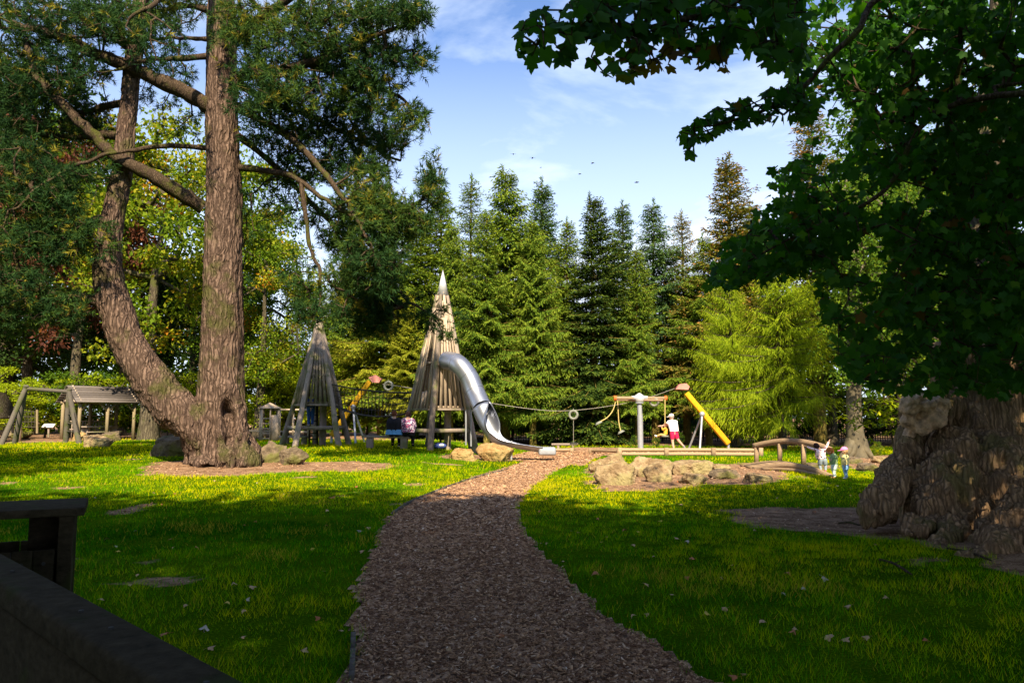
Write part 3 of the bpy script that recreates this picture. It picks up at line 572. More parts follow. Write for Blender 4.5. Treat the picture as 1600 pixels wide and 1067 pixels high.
# dead twiggy stubs on limbs
skel = np.vstack(skel+[mp3[36:], lp3[30:]])
blobs = [ # px, py, rx, ry, depth offset, tufts (weights)
 (440, 60, 70, 60, -1, 120), (520, 40, 70, 45, -2, 130), (600, 20, 60, 30, -2.3, 90), (655, 28, 26, 22, -2.6, 26), (560, 90, 60, 40, -1.8, 110), (640, 92, 42, 18, -2.0, 40), (480, 130, 80, 50, -1.2, 150), (580, 150, 55, 35, -1.6, 90), (645, 185, 26, 20, -1.8, 28), (620, 215, 35, 25, 1.8, 40),
 (430, 190, 60, 60, -.6, 110), (530, 200, 70, 45, .8, 120), (500, 250, 70, 45, .2, 110), (585, 235, 35, 40, 1.6, 55), (450, 300, 60, 45, .3, 34), (570, 300, 50, 55, -1, 110), (610, 340, 45, 45, -1.5, 110), (600, 400, 50, 60, -1.6, 150), (570, 470, 45, 55, 1, 120), (610, 490, 38, 48, 1.1, 110), (640, 420, 30, 60, 1.2, 50),
 (675, 290, 16, 40, -1.4, 40), (655, 345, 40, 30, -1.5, 60), (690, 505, 34, 24, 1.2, 44), (660, 480, 26, 20, 1.2, 30), (480, 440, 42, 45, -1.1, 26), (500, 490, 45, 26, -1.2, 34), (530, 440, 40, 30, -1.1, 20), (545, 380, 30, 60, 1.0, 80), (520, 350, 40, 40, .9, 50), (400, 140, 45, 60, -2, 80),
 (370, 40, 40, 50, -1.5, 60), (440, -60, 110, 60, 0, 150), (250, -60, 110, 60, 0, 120), (560, -50, 90, 40, -1, 120),
 (270, 20, 60, 35, 1.5, 70), (170, 30, 70, 40, -1.5, 110), (70, 30, 90, 50, -.8, 160), (100, 110, 80, 45, -1.0, 130), (20, 120, 60, 60, 0, 110), (60, 190, 90, 45, .5, 130), (140, 190, 45, 40, .5, 45), (250, 120, 60, 50, 1.2, 34), (280, 190, 45, 40, 1.2, 14), (20, 270, 70, 60, -1.0, 120), (80, 300, 60, 50, -1.5, 100), (110, 370, 70, 50, -1.2, 100), (30, 380, 70, 60, -1, 130), (20, 470, 60, 50, -1.8, 90), (90, 480, 50, 36, -1.2, 60), (240, 60, 50, 50, -3, 40), (130, 270, 45, 30, -1.0, 26), (300, 400, 14, 10, -.2, 0), (395, 330, 26, 60, .4, 10), (385, 470, 14, 60, .6, 4)]
tg = []
for (a, b, rx, ry, dz, n) in blobs:
    n = int(n*1.05); a = a-(22 if (a, b) in ((610, 490), (640, 420), (660, 480)) else 0); n = n*.5 if (a, b) in ((690, 505), (638, 480), (618, 420)) else n; n = int(n); a = a-(14 if a > 590 and 280 < b < 480 and b != 290 else 0)
    for i in range(n):
        while True:
            u, v_, w = rng.uniform(-1, 1, 3)
            if u*u+v_*v_+w*w < 1: break
        tg.append(P(a+u*rx, b+v_*ry, YP+dz+w*max(rx, ry)/pmx*.8))
tg = np.array(tg); A, B, ca, cb, fd = grow(skel, tg, seglen=.3, wander=.22, pl=.06, sag=-.03)
br.segs(A, B, .007*cb**.5+.004, .007*ca**.5+.004, 5)
br.build('branches', M['twig'], root, smooth=True)
def needle_tufts(q, C_, Dr, shoot, nlen, per, wid, vb, rg=rng):
    n = len(C_); i = np.repeat(np.arange(n), per); t = rg.uniform(-.35, 1, n*per)**1.0; D = Dr[i]; b = C_[i]+D*(t*shoot)[:, None]
    r = nrm(rg.normal(0, 1, (n*per, 3))); r = nrm(r-D*np.sum(r*D, 1, keepdims=True)); ang = R(25)+R(50)*(1-np.clip(t, 0, 1)); d = nrm(D*np.cos(ang)[:, None]+r*np.sin(ang)[:, None])+np.array([0, 0, -.10])
    L = nlen*rg.uniform(.75, 1.2, n*per); s = nrm(np.cross(d, rg.normal(0, 1, (n*per, 3))))*wid
    q.tris(b, d*L[:, None], s, np.clip(vb[i]+rg.normal(0, .12, n*per), 0, 1))
nd = MB(); k = 3; C_ = np.repeat(tg, k, 0)+rng.normal(0, .13, (len(tg)*k, 3)); Dr = nrm(np.repeat(fd, k, 0)+rng.normal(0, .40, (len(C_), 3))+[0, 0, .40])
vb = np.clip(.45+.5*fbm(C_*.5, 3, 61)+rng.normal(0, .1, len(C_)), 0, .84); vb = np.where(rng.uniform(0, 1, len(C_)) < .06, .97, vb)
needle_tufts(nd, C_, Dr, .22, .19, 24, .026, vb)
cr = nd.build('crown', M['pine_needles'], root)
# ---------------------------------------------------------------- spruce builder
def spruce(seed, H, Rm, z0=.1, droop=.5, hang=.2, sp=.2, wd=.07, dens=1.0, thin=0.0):
    rg = np.random.default_rng(seed); tk = MB(); cr = MB(); bend = rg.normal(0, .12, 2)
    zs = np.linspace(-.3, H, 14); sp = sp*1.12; wd = wd*.95; dens = dens*1.3; tp = np.stack([bend[0]*(zs/H)**2, bend[1]*(zs/H)**2, zs], 1); tk.tube(tp, .012+.017*H*(1-np.clip(zs/H, 0, 1))**1.3, 8)
    z = z0*H; A = []; B = []; RA = []; RB = []
    while z < H-.25:
        f = (z-z0*H)/(H*(1-z0)); nb = rg.integers(5, 8); a0 = rg.uniform(0, 6.28); az0_ = seed*1.7+a0
        for k in range(nb):
            if rg.uniform() < thin: continue
            lump_ = 1.0 if f < .8 else .3; L = (1+.35*math.sin(az0_+k*6.283/nb+f*5))*(Rm*1.05*(1-f)**.86*(.45+.55*min(1, f*6+.35)))*rg.uniform(.5, 1.36)+.18; az = a0+6.283*k/nb+rg.normal(0, .2); h = np.array([math.cos(az), math.sin(az), 0])
            up = .75*f**1.5-.12+rg.normal(0, .07); dr = droop*(1-f)*.55; m = max(4, int(L/.13*dens)); t = np.linspace(.08, 1, m)
            bz = z+rg.normal(0, .06); zz = bz+L*(up*t-dr*t**1.6+.22*(1-f)*t**3); Pp = np.outer(t*L, h)+np.array([tp[min(13, int(f*13)), 0]*f, 0, 0]); Pp[:, 2] = zz+(lump_*.25*rg.normal())
            q = np.vstack([[0, 0, bz], Pp]); ix = np.linspace(0, len(q)-1, 5).astype(int); A.append(q[ix[:-1]]); B.append(q[ix[1:]]); rr = np.linspace(.012+.01*L, .005, 5); RA.append(rr[:-1]); RB.append(rr[1:])
            perp = np.array([-h[1], h[0], 0]); fw = nrm(np.gradient(Pp, axis=0))
            for sd_ in (-1, 1):
                ls = np.clip(.42*L*(1-t)**.8+.12, .1, 1.0)*rg.uniform(.7, 1.2, m); dirs = nrm(sd_*perp*.75+fw*.75+rg.normal(0, .12, (m, 3))+[0, 0, -.1-hang*.5])
                c = np.maximum(2, (ls/.12*dens).astype(int)); i = np.repeat(np.arange(m), c); u = np.concatenate([np.linspace(.1, 1, cc) for cc in c])
                b = Pp[i]+dirs[i]*(ls[i]*u)[:, None]; b[:, 2] -= hang*ls[i]*u**2*.5
                d = nrm(dirs[i]+rg.normal(0, .38, (len(i), 3))+[0, 0, -hang]); ln = sp*rg.uniform(.6, 1.3, len(i))*(1-.3*f)
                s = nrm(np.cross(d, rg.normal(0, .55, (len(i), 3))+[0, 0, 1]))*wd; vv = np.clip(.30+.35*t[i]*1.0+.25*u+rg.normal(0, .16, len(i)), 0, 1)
                cr.quads(b, d*ln[:, None], s, vv)
        z += rg.uniform(.20, .34)*(H/14)**.4*(.50+.6*(1-f))/dens**.3
    tk.segs(np.vstack(A), np.vstack(B), np.concatenate(RA), np.concatenate(RB), 4)
    # leader
    b = np.array([[bend[0], bend[1], H-.25+.06*i] for i in range(9)]*4); d = nrm(rg.normal(0, 1, b.shape)+[0, 0, 1.5])*.22; cr.quads(b, d, nrm(np.cross(d, rg.normal(0, 1, b.shape)))*.05, np.full(len(b), .7))
    # bare dead snags on the lower trunk
    if z0 > .08:
        n = 26; zz = rg.uniform(.05*H, z0*H+1, n); az = rg.uniform(0, 6.28, n); l = rg.uniform(.3, 1.2, n); a = np.stack([0*zz, 0*zz, zz], 1); bb = a+np.stack([np.cos(az)*l, np.sin(az)*l, -.15*l], 1); tk.segs(a, bb, np.full(n, .018), np.full(n, .006), 4)
    return tk.mesh('trunk', True), cr.mesh('crown')
def inst_tree(name, meshes, loc, sc, rz, label, mt, mb_, group=None, cat='tree', sz=None):
    tk, cr = meshes; o = bpy.data.objects.new(name, None); col.objects.link(o); o.location = tuple(float(v) for v in loc); o.rotation_euler = (0, 0, rz); o.scale = (sc, sc, sz or sc); tag(o, label, cat, group); LOC[o] = np.array(loc, float)
    for nm, me, mm in (('trunk', tk, mb_), ('crown', cr, mt)):
        if me is None: continue
        if not me.materials: me.materials.append(None)
        c = bpy.data.objects.new(nm, me); col.objects.link(c); c.parent = o; c.material_slots[0].link = 'OBJECT'; c.material_slots[0].material = M[mm] if isinstance(mm, str) else mm
    return o
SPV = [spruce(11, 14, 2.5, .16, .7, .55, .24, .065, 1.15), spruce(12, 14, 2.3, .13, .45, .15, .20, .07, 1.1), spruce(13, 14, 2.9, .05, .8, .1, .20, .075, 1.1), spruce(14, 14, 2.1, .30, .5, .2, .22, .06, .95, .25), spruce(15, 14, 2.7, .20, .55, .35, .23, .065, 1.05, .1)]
# (px, top py, depth, variant, material, radial scale, label)
SPR = [(735, 282, 47, 3, 'spruce_a', 1.0, 'thin topped spruce between the slide tower spire and the tallest one'), (790, 267, 45, 0, 'spruce_a', 1.15, 'tallest drooping yellow green spruce left of centre in the row'),
 (848, 287, 49, 1, 'spruce_b', 1.0, 'blue green pointed spruce right of the drooping tallest one'), (885, 345, 46, 4, 'spruce_a', .9, 'shorter yellow green spruce left of the dark central spruce'),
 (926, 312, 44, 2, 'spruce_c', 1.05, 'dark dense spruce with branches to the ground behind the cableway'), (973, 320, 50, 1, 'spruce_b', .95, 'blue green spruce directly behind the dark central one'),
 (1018, 320, 48, 4, 'spruce_b', 1.0, 'green spruce above the steel rotating swing post'), (1066, 335, 48, 3, 'spruce_d', 1.0, 'brownish thin crowned spruce with tall bare yellow trunk'),
 (1135, 248, 46, 1, 'spruce_d', 1.15, 'tall spruce with rusty brown cone laden top at the right of the row'), (1176, 330, 50, 4, 'spruce_a', 1.1, 'spruce half hidden behind the lime larch'),
 (690, 300, 50, 1, 'spruce_a', 1.2, 'broad green spruce behind the spire of the slide tower'), (652, 330, 48, 2, 'spruce_a', 1.1, 'bushy spruce rising behind the pine foliage left of the slide tower'),
 (600, 350, 50, 4, 'spruce_y', 1.1, 'yellow green spruce behind the rope net between towers'), (545, 405, 52, 0, 'spruce_a', 1.1, 'spruce behind the yellow beam of the left cableway post'),
 (762, 335, 43, 4, 'spruce_a', .95, 'bright yellow green spruce behind the tube slide'), (832, 345, 43, 0, 'spruce_a', .9, 'drooping yellow green spruce behind the slide exit'),
 (706, 350, 44, 0, 'spruce_a', .9, 'yellow green spruce immediately behind the slide tower'), (992, 390, 44, 4, 'spruce_a', .9, 'lower sunlit spruce behind the rotating swing post'), (1100, 370, 46, 4, 'spruce_a', 1.0, 'smaller yellow green spruce behind the right yellow beam'),
 (640, 460, 45, 4, 'spruce_y', .9, 'small sunlit spruce between the two towers'), (1262, 175, 45, 3, 'spruce_d', 1.2, 'tall golden conifer top poking above the shaded leaves at right')]
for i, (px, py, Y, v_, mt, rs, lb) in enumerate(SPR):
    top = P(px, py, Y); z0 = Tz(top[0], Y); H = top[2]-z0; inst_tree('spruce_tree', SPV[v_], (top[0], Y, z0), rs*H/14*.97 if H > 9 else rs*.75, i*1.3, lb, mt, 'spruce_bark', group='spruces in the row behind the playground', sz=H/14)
# larch
LA = spruce(21, 12, 3.5, .17, .35, .75, .27, .026, 1.1, .30)
for (px, py, Y, sc, lb) in ((1212, 362, 38, 1.08, 'bright lime green larch with feathery drooping twigs right of the spruces'), (1140, 420, 40.5, .9, 'smaller lime larch left of the feathery one behind the yellow beam')):
    top = P(px, py, Y); z0 = Tz(top[0], Y); H = top[2]-z0; inst_tree('larch_tree', LA, (top[0], Y, z0), sc*H/12, px, lb, 'larch', 'dark_bark', sz=H/12)
# ---------------------------------------------------------------- broadleaf builder
def broadleaf(seed, H, Rx, th, ncl=110, per=210, leaf=.17, clr=.85, flat=.55, tr=.32, low=0.0):
    rg = np.random.default_rng(seed); tk = MB(); cr = MB(); zc = th+(H-th)/2; Rz = (H-th)/2
    zs = np.linspace(-.3, H*.72, 10); tp = np.stack([np.sin(zs*.5+seed)*.12*zs/H*3, np.cos(zs*.4+seed)*.1*zs/H*3, zs], 1); rr = tr*(1-.8*np.clip(zs/(H*.72), 0, 1)); rr[0] *= 1.5; rr[1] *= 1.1; tk.tube(tp, rr, 10)
    d = nrm(rg.normal(0, 1, (ncl, 3))); r = rg.uniform(.25, 1, ncl)**.45; lump = 1+.38*fbm(d*1.6+seed, 3, seed); C_ = d*(r*lump)[:, None]*[Rx, Rx, Rz]+[0, 0, zc]
    C_[:, 2] = np.maximum(C_[:, 2], low+.4); sk = tp[4:] if len(tp) > 5 else tp
    A, B, ca, cb, fd = grow(sk, C_, seglen=.7, wander=.25, pl=.2, sag=.06, rg=rg); tk.segs(A, B, .02*cb**.5+.012, .02*ca**.5+.012, 5)
    i = np.repeat(np.arange(ncl), per); n = len(i); cs = clr*rg.uniform(.6, 1.3, ncl); v_ = nrm(rg.normal(0, 1, (n, 3)))*(rg.uniform(0, 1, n)**.5)[:, None]; b = C_[i]+v_*cs[i][:, None]*[1, 1, flat]
    dd = nrm(v_+rg.normal(0, .6, (n, 3))+[0, 0, -.25]); L = leaf*rg.uniform(.6, 1.3, n); s = nrm(np.cross(dd, rg.normal(0, .6, (n, 3))+[0, 0, 1]))*(L*.62)[:, None]
    cv = rg.normal(0, .13, ncl)+.35*fbm(C_*.35+seed, 3, 5); cr.quads(b, dd*L[:, None], s, np.clip(.5+cv[i]+rg.normal(0, .13, n), 0, 1)); return tk.mesh('trunk', True), cr.mesh('crown')
BLD = broadleaf(35, 12, 4.6, 3.6, 190, 110, .36, 1.1)
BL = [broadleaf(31, 12, 4.2, 3.0), broadleaf(32, 12, 3.8, 2.2, 120, 200, .15), broadleaf(33, 12, 4.6, 3.2, 130, 190, .17), broadleaf(34, 4, 2.0, .3, 55, 170, .12, .5, tr=.06)]
def bl(px, top, Y, v_, mt, rs, lb, name='broadleaf_tree', group=None, H0=12, cat='tree'):
    tp = P(px, top, Y); z0 = Tz(tp[0], Y); H = tp[2]-z0; inst_tree(name, BL[v_], (tp[0], Y, z0), rs*H/H0, px*.7, lb, mt, 'dark_bark', group, cat, sz=H/H0*1.05)
bl(255, 185, 42, 0, 'leaf_yellow', .95, 'tall yellow and green maple seen between the two pine stems', 'maple_tree')
bl(415, 350, 44, 1, 'leaf_yellow', .95, 'maple with yellow and orange leaves right of the pine trunk', 'maple_tree')
bl(450, 440, 50, 0, 'leaf_green', 1.0, 'green tree behind the left wooden tower')
bl(140, 200, 47, 2, 'leaf_red', .75, 'copper leaved tree behind the left pine stem', 'beech_tree')
bl(40, 150, 56, 1, 'leaf_green', 1.0, 'green tree at the far left behind the swing frame')
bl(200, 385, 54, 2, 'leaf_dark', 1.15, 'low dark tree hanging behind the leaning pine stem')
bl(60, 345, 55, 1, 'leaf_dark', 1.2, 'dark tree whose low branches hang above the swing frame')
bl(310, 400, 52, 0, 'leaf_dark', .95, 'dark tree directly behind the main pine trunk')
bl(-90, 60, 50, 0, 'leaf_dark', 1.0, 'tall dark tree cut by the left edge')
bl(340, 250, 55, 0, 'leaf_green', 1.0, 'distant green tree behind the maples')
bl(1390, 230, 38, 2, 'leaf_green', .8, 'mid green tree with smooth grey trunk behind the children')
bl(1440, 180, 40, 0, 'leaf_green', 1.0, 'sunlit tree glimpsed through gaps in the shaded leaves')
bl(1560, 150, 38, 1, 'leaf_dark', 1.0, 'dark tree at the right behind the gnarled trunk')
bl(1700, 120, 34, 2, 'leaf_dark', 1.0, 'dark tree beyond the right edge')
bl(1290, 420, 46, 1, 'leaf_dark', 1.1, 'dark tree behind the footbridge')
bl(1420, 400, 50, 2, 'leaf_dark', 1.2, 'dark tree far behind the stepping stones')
# shrubs and hedges
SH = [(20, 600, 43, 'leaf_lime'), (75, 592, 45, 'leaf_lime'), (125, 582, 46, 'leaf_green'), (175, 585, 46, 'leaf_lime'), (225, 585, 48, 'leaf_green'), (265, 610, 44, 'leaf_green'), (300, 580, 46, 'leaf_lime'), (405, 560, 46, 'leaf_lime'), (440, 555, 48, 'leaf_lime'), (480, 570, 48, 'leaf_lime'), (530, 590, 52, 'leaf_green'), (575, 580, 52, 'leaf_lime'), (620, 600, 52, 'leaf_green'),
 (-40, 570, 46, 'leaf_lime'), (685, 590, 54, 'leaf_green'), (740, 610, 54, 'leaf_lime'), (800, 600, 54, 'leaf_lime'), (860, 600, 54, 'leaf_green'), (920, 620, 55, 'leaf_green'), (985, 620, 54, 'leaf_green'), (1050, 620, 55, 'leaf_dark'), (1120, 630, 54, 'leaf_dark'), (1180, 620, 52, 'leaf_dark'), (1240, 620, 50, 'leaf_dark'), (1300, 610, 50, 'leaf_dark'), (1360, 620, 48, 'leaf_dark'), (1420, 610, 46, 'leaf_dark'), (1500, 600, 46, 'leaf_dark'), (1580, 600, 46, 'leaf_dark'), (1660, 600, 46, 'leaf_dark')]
nbr = ['left of the swing frame', 'behind the swing frame', 'behind the shelter roof', 'right of the shelter roof', 'right of the shelter', 'left of the pine base', 'behind the pine base', 'behind the small play hut', 'right of the small play hut', 'left of the wooden tower legs', 'behind the wooden tower legs', 'behind the left yellow beam', 'behind the two seated women', 'at the far left edge', 'behind the slide tower legs', 'under the tube slide', 'behind the slide exit', 'left of the hanging tyre', 'right of the hanging tyre', 'behind the rotating swing post', 'behind the running man', 'behind the right yellow beam', 'left of the footbridge', 'behind the footbridge', 'behind the children', 'behind the grey trunk', 'right of the grey trunk', 'left behind the gnarled trunk', 'behind the gnarled trunk', 'beyond the right edge']
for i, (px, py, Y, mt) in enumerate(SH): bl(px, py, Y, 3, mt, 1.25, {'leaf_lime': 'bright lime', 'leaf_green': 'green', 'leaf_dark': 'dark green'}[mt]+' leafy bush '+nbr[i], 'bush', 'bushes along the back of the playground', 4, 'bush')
for (px, top, Y, lb, sc) in ((992, 680, 41, 'small laurel bush left of the rotating swing post foot', .9), (1025, 684, 40.5, 'small bright laurel bush right of the swing post foot', .9), (1060, 676, 42, 'small laurel bush behind the running man', .9), (1370, 690, 29.5, 'tiny yellow leaved shrub beside the stepping stones', .6)):
    bl(px, top, Y, 3, 'leaf_green' if px < 1300 else 'leaf_yellow', sc, lb, 'bush', None, 4, 'bush')
# far-off wood
q = MB(); n = 70000; a = rng.uniform(-.85, .85, n); Y = rng.uniform(60, 78, n); x = a*Y; hz = (5.5+3.0*fbm(np.stack([x*.12, Y*.05, x*0], 1), 3, 91))+6*(np.abs(a+.02) > .30); z = rng.uniform(0, 1, n)**.85*hz
b = np.stack([x, Y, z], 1); cl = vn(b*.45, 93); k = (cl+.2*rng.normal(0, 1, n)) > -.25; b = b[k]; n = len(b); d = nrm(rng.normal(0, 1, (n, 3)))*.55; q.quads(b, d, nrm(np.cross(d, rng.normal(0, 1, (n, 3))))*.38, np.clip(.5+.4*cl[k]+rng.normal(0, .1, n), 0, 1))
q.build('distant_wood', M['leaf_green'], kind='stuff', label='hazy mass of distant woodland foliage behind the spruce row', cat='woodland')
# smooth grey trunk tree
b0 = G(1338, 714); root = thing('beech_tree', 'beech with thick smooth grey trunk flaring at its foot behind the children', 'tree', b0)
mb = MB(); pts = [(1340, 716, 44), (1338, 700, 36), (1336, 670, 30), (1334, 630, 27), (1335, 580, 26), (1334, 500, 25), (1336, 400, 20), (1338, 300, 14)]
mb.tube(catmull([P(a, b, b0[1]) for a, b, c in pts], 4), catmull([[c*.42/FPX*b0[1], 0, 0] for a, b, c in pts], 4)[:, 0], 14)
for dx in (-26, 26, -12, 14): mb.tube([P(1338+dx*.2, 690, b0[1]), P(1338+dx*.5, 704, b0[1]-.2), P(1338+dx, 716, b0[1]-.35)], [.3, .22, .08], 8)
tkp = [P(a, b, b0[1]) for a, b, c in pts][4:]; n = 150; C_ = np.array([P(rng.uniform(1315, 1480), rng.uniform(260, 595), b0[1]+rng.uniform(-3, 3)) for _ in range(n)])
A, B, ca, cb, fd = grow(np.array(tkp), C_, .6, .2, .1); mb.segs(A, B, .02*cb**.5+.01, .02*ca**.5+.01, 5); mb.build('trunk', plain('smooth_bark', (.085, .070, .042), var=.5, scale=3), root, smooth=True)
cr = MB(); i = np.repeat(np.arange(n), 190); v_ = rng.normal(0, .55, (len(i), 3))*[1, 1, .55]; d = nrm(rng.normal(0, .6, (len(i), 3))+[0, 0, -.5]); L = rng.uniform(.09, .17, len(i)); cr.quads(C_[i]+v_, d*L[:, None], nrm(np.cross(d, rng.normal(0, 1, d.shape)))*(L*.6)[:, None], np.clip(.5+rng.normal(0, .2, len(i)), 0, 1)); cr.build('crown', M['leaf_green'], root)
# long leaved sapling spray in the sun left of the gnarled trunk
b0 = G(1395, 760); root = thing('sapling', 'young chestnut sapling with bright long leaves left of the gnarled trunk', 'tree', b0); mb = MB(); cr = MB(); st = catmull([P(1402, 740, b0[1]), P(1395, 690, b0[1]), P(1385, 640, b0[1]), P(1378, 600, b0[1])], 4); mb.tube(st, np.linspace(.03, .012, len(st)), 6)
C_ = np.array([P(rng.normal(1375, 26), rng.normal(638, 20), b0[1]+rng.normal(0, .4)) for _ in range(70)]); A, B, ca, cb, fd = grow(st[5:], C_, .25, .1, .1); mb.segs(A, B, .006*cb**.4, .006*ca**.4, 4); mb.build('trunk', M['twig'], root)
i = np.repeat(np.arange(70), 9); a = rng.uniform(0, 6.28, len(i)); d = np.stack([np.cos(a), np.sin(a), rng.uniform(-.7, .1, len(i))], 1)*.2; cr.quads(C_[i]+rng.normal(0, .03, (len(i), 3)), d, nrm(np.cross(d, [0, 0, 1]))*.06, np.clip(.5+rng.normal(0, .2, len(i)), 0, 1)); cr.build('crown', M['leaf_lime'], root)
# ---------------------------------------------------------------- gnarled trunk at right
Yg = 12.3; pg = FPX/Yg; b0 = np.array([P(1530, 815, Yg)[0], Yg, 0.]); root = thing('gnarled_tree', 'massive gnarled old tree trunk with burr and spreading roots at right', 'tree', b0)
mb = MB()
def GP(px, py, dy=0): return P(px, py, Yg+dy)
def gt(pts, n=12, k=4): mb.tube(catmull([GP(a, b, c) for a, b, c, w in pts], k), catmull([[w/2/pg, 0, 0] for a, b, c, w in pts], k)[:, 0], n)
gt([(1525, 540, .4, 118), (1526, 600, .4, 122), (1524, 650, .35, 128), (1520, 700, .3, 150), (1520, 750, .2, 180), (1522, 800, .2, 215), (1522, 850, .3, 230)], 20)
gt([(1430, 668, 0, 30), (1424, 700, -.2, 34), (1407, 735, -.5, 40), (1388, 765, -.8, 46), (1370, 790, -1.1, 40), (1350, 806, -1.3, 22)])
gt([(1500, 690, -.3, 60), (1490, 740, -.6, 80), (1470, 780, -.8, 84), (1462, 815, -.9, 84)])
gt([(1540, 690, -.2, 70), (1550, 750, -.6, 100), (1550, 800, -.8, 110), (1530, 830, -1.0, 90)])
gt([(1575, 680, 0, 60), (1612, 730, -.3, 85), (1650, 780, -.5, 90), (1690, 830, -.8, 60)]); gt([(1590, 760, -.6, 70), (1600, 800, -1.4, 70), (1590, 840, -2.0, 55), (1575, 862, -2.4, 30)]); gt([(1500, 790, 1, 120), (1420, 800, 1.6, 60), (1380, 800, 2.2, 30)]); gt([(1470, 790, -.9, 40), (1448, 815, -1.3, 30), (1420, 836, -1.8, 12)], 10); gt([(1500, 800, -.9, 44), (1490, 828, -1.5, 32), (1470, 856, -2.1, 12)], 10); gt([(1545, 815, -1.0, 50), (1550, 842, -1.7, 36), (1535, 872, -2.5, 12)], 10); gt([(1575, 850, -2.2, 44), (1548, 868, -2.7, 26), (1505, 884, -3.2, 10)], 10)
gt([(1600, 700, 1, 90), (1640, 780, 1.6, 100), (1700, 810, 2, 60)])
for (a, b, dy, r) in ((1440, 645, -.15, 26), (1475, 640, .1, 30)): mb.ball(GP(a, b, dy), r/pg, 10)
for (a, b, w) in ((1468, 606, 10), (1471, 597, 7)): mb.tube([GP(a, b+26, -.1), GP(a, b, -.1)], [w/pg, .3*w/pg], 8)
def gdisp(V, Nn):
    rd = fbm(np.stack([V[:, 0]*7.0, V[:, 1]*7.0, V[:, 2]*.8], 1), 4, 71); fi = np.abs(fbm(np.stack([V[:, 0]*11, V[:, 1]*11, V[:, 2]*1.2], 1), 4, 73)); lf = 1-sstep(.8, 2.0, V[:, 2]); bu = fbm(V*4.5, 3, 75)
    return V+Nn*(rd*(.11+.10*lf)-fi*.06+.03+bu*.03*lf)[:, None]
remeshed(mb, .028, gdisp, relax=2).build('trunk', M['stump_bark'], root, smooth=True)
bu = MB()
for (a, b, dy, r) in ((1450, 648, -.30, 25), (1421, 634, -.42, 17), (1462, 655, -.46, 15), (1437, 622, -.36, 11), (1468, 632, -.36, 16), (1419, 658, -.36, 12), (1421, 677, -.22, 9), (1441, 668, -.44, 14), (1452, 634, -.52, 11)): bu.ball(GP(a, b, dy), r/pg, 10)
bu.tube([GP(1432, 640, -.3), GP(1431, 608, -.32)], [12/pg, 3/pg], 8)
remeshed(bu, .02, lambda V, Nn: V+Nn*(fbm(V*9, 4, 83)*.05-np.abs(fbm(V*10, 3, 85))*.07)[:, None], relax=1).build('burr', M['burr_bark'], root, smooth=True)
up = MB(); up.tube([GP(1525, 545, .4), GP(1530, 420, .5), GP(1545, 250, .8), GP(1560, 50, 1.2), GP(1580, -200, 1.5)], [.52, .40, .3, .2, .1], 12); # its own crown, high up and inside the shade
n = 90; C_ = np.array([P(rng.uniform(1640, 2050), rng.uniform(230, 540), Yg+rng.uniform(-1, 1.5)) for _ in range(n)]); sk = np.array([GP(1530, 420, .5), GP(1545, 250, .8), GP(1560, 50, 1.2), GP(1580, -200, 1.5)]); A, B, ca, cb, fd = grow(sk, C_, .6, .2, .1); up.segs(A, B, .016*cb**.5+.008, .016*ca**.5+.008, 5); up.build('upper_trunk', M['dark_bark'], root, smooth=True)
i = np.repeat(np.arange(n), 90); cr = MB(); c = C_[i]+rng.normal(0, .45, (len(i), 3)); d = nrm(rng.normal(0, .6, (len(i), 3))+[0, 0, -.6]); L = rng.uniform(.1, .18, len(i)); cr.quads(c, d*L[:, None], nrm(np.cross(d, rng.normal(0, 1, d.shape)))*(L*.8)[:, None], np.clip(.45+rng.normal(0, .15, len(i)), 0, .85)); cr.build('crown', M['sycamore'], root)
# ---------------------------------------------------------------- overhanging sycamore, trunk beyond the right edge
tx, ty = 8.2, 4.2; root = thing('sycamore_tree', 'overhanging sycamore with broad lobed dark leaves across the upper right', 'tree', (tx, ty, 0))
tk = MB(); tz = np.linspace(-.2, 13, 12); tp = np.stack([tx+.15*np.sin(tz*.4), ty+.1*np.cos(tz*.5), tz], 1); tk.tube(tp, np.linspace(.42, .12, 12), 12)
def limb(pts, w0, w1):
    p = catmull(pts, 6); tk.tube(p, np.linspace(w0, w1, len(p)), 8); return p
sk = [limb([tp[4], np.array([5.5, 4.6, 4.9]), P(1180, 10, 5.4), P(1050, 35, 5.2), P(930, 60, 5.0), P(840, 40, 4.8)], .035, .005), limb([tp[4], P(1500, -40, 6.4), P(1330, 60, 6.2), P(1240, 150, 6.2), P(1140, 190, 6.0), P(1085, 200, 6.0)], .04, .004), limb([tp[4], np.array([6.4, 5.6, 4.2]), P(1500, 160, 7.5), P(1380, 300, 7.6), P(1240, 370, 7.8), P(1130, 430, 8)], .05, .005), limb([tp[3], np.array([6.8, 6, 3.4]), P(1520, 330, 8.2), P(1420, 470, 8.6), P(1330, 550, 8.8)], .08, .01), limb([tp[3], np.array([7.2, 7, 3.2]), P(1620, 400, 9.5), P(1560, 560, 9.8)], .07, .01)]
sk = np.vstack(sk)
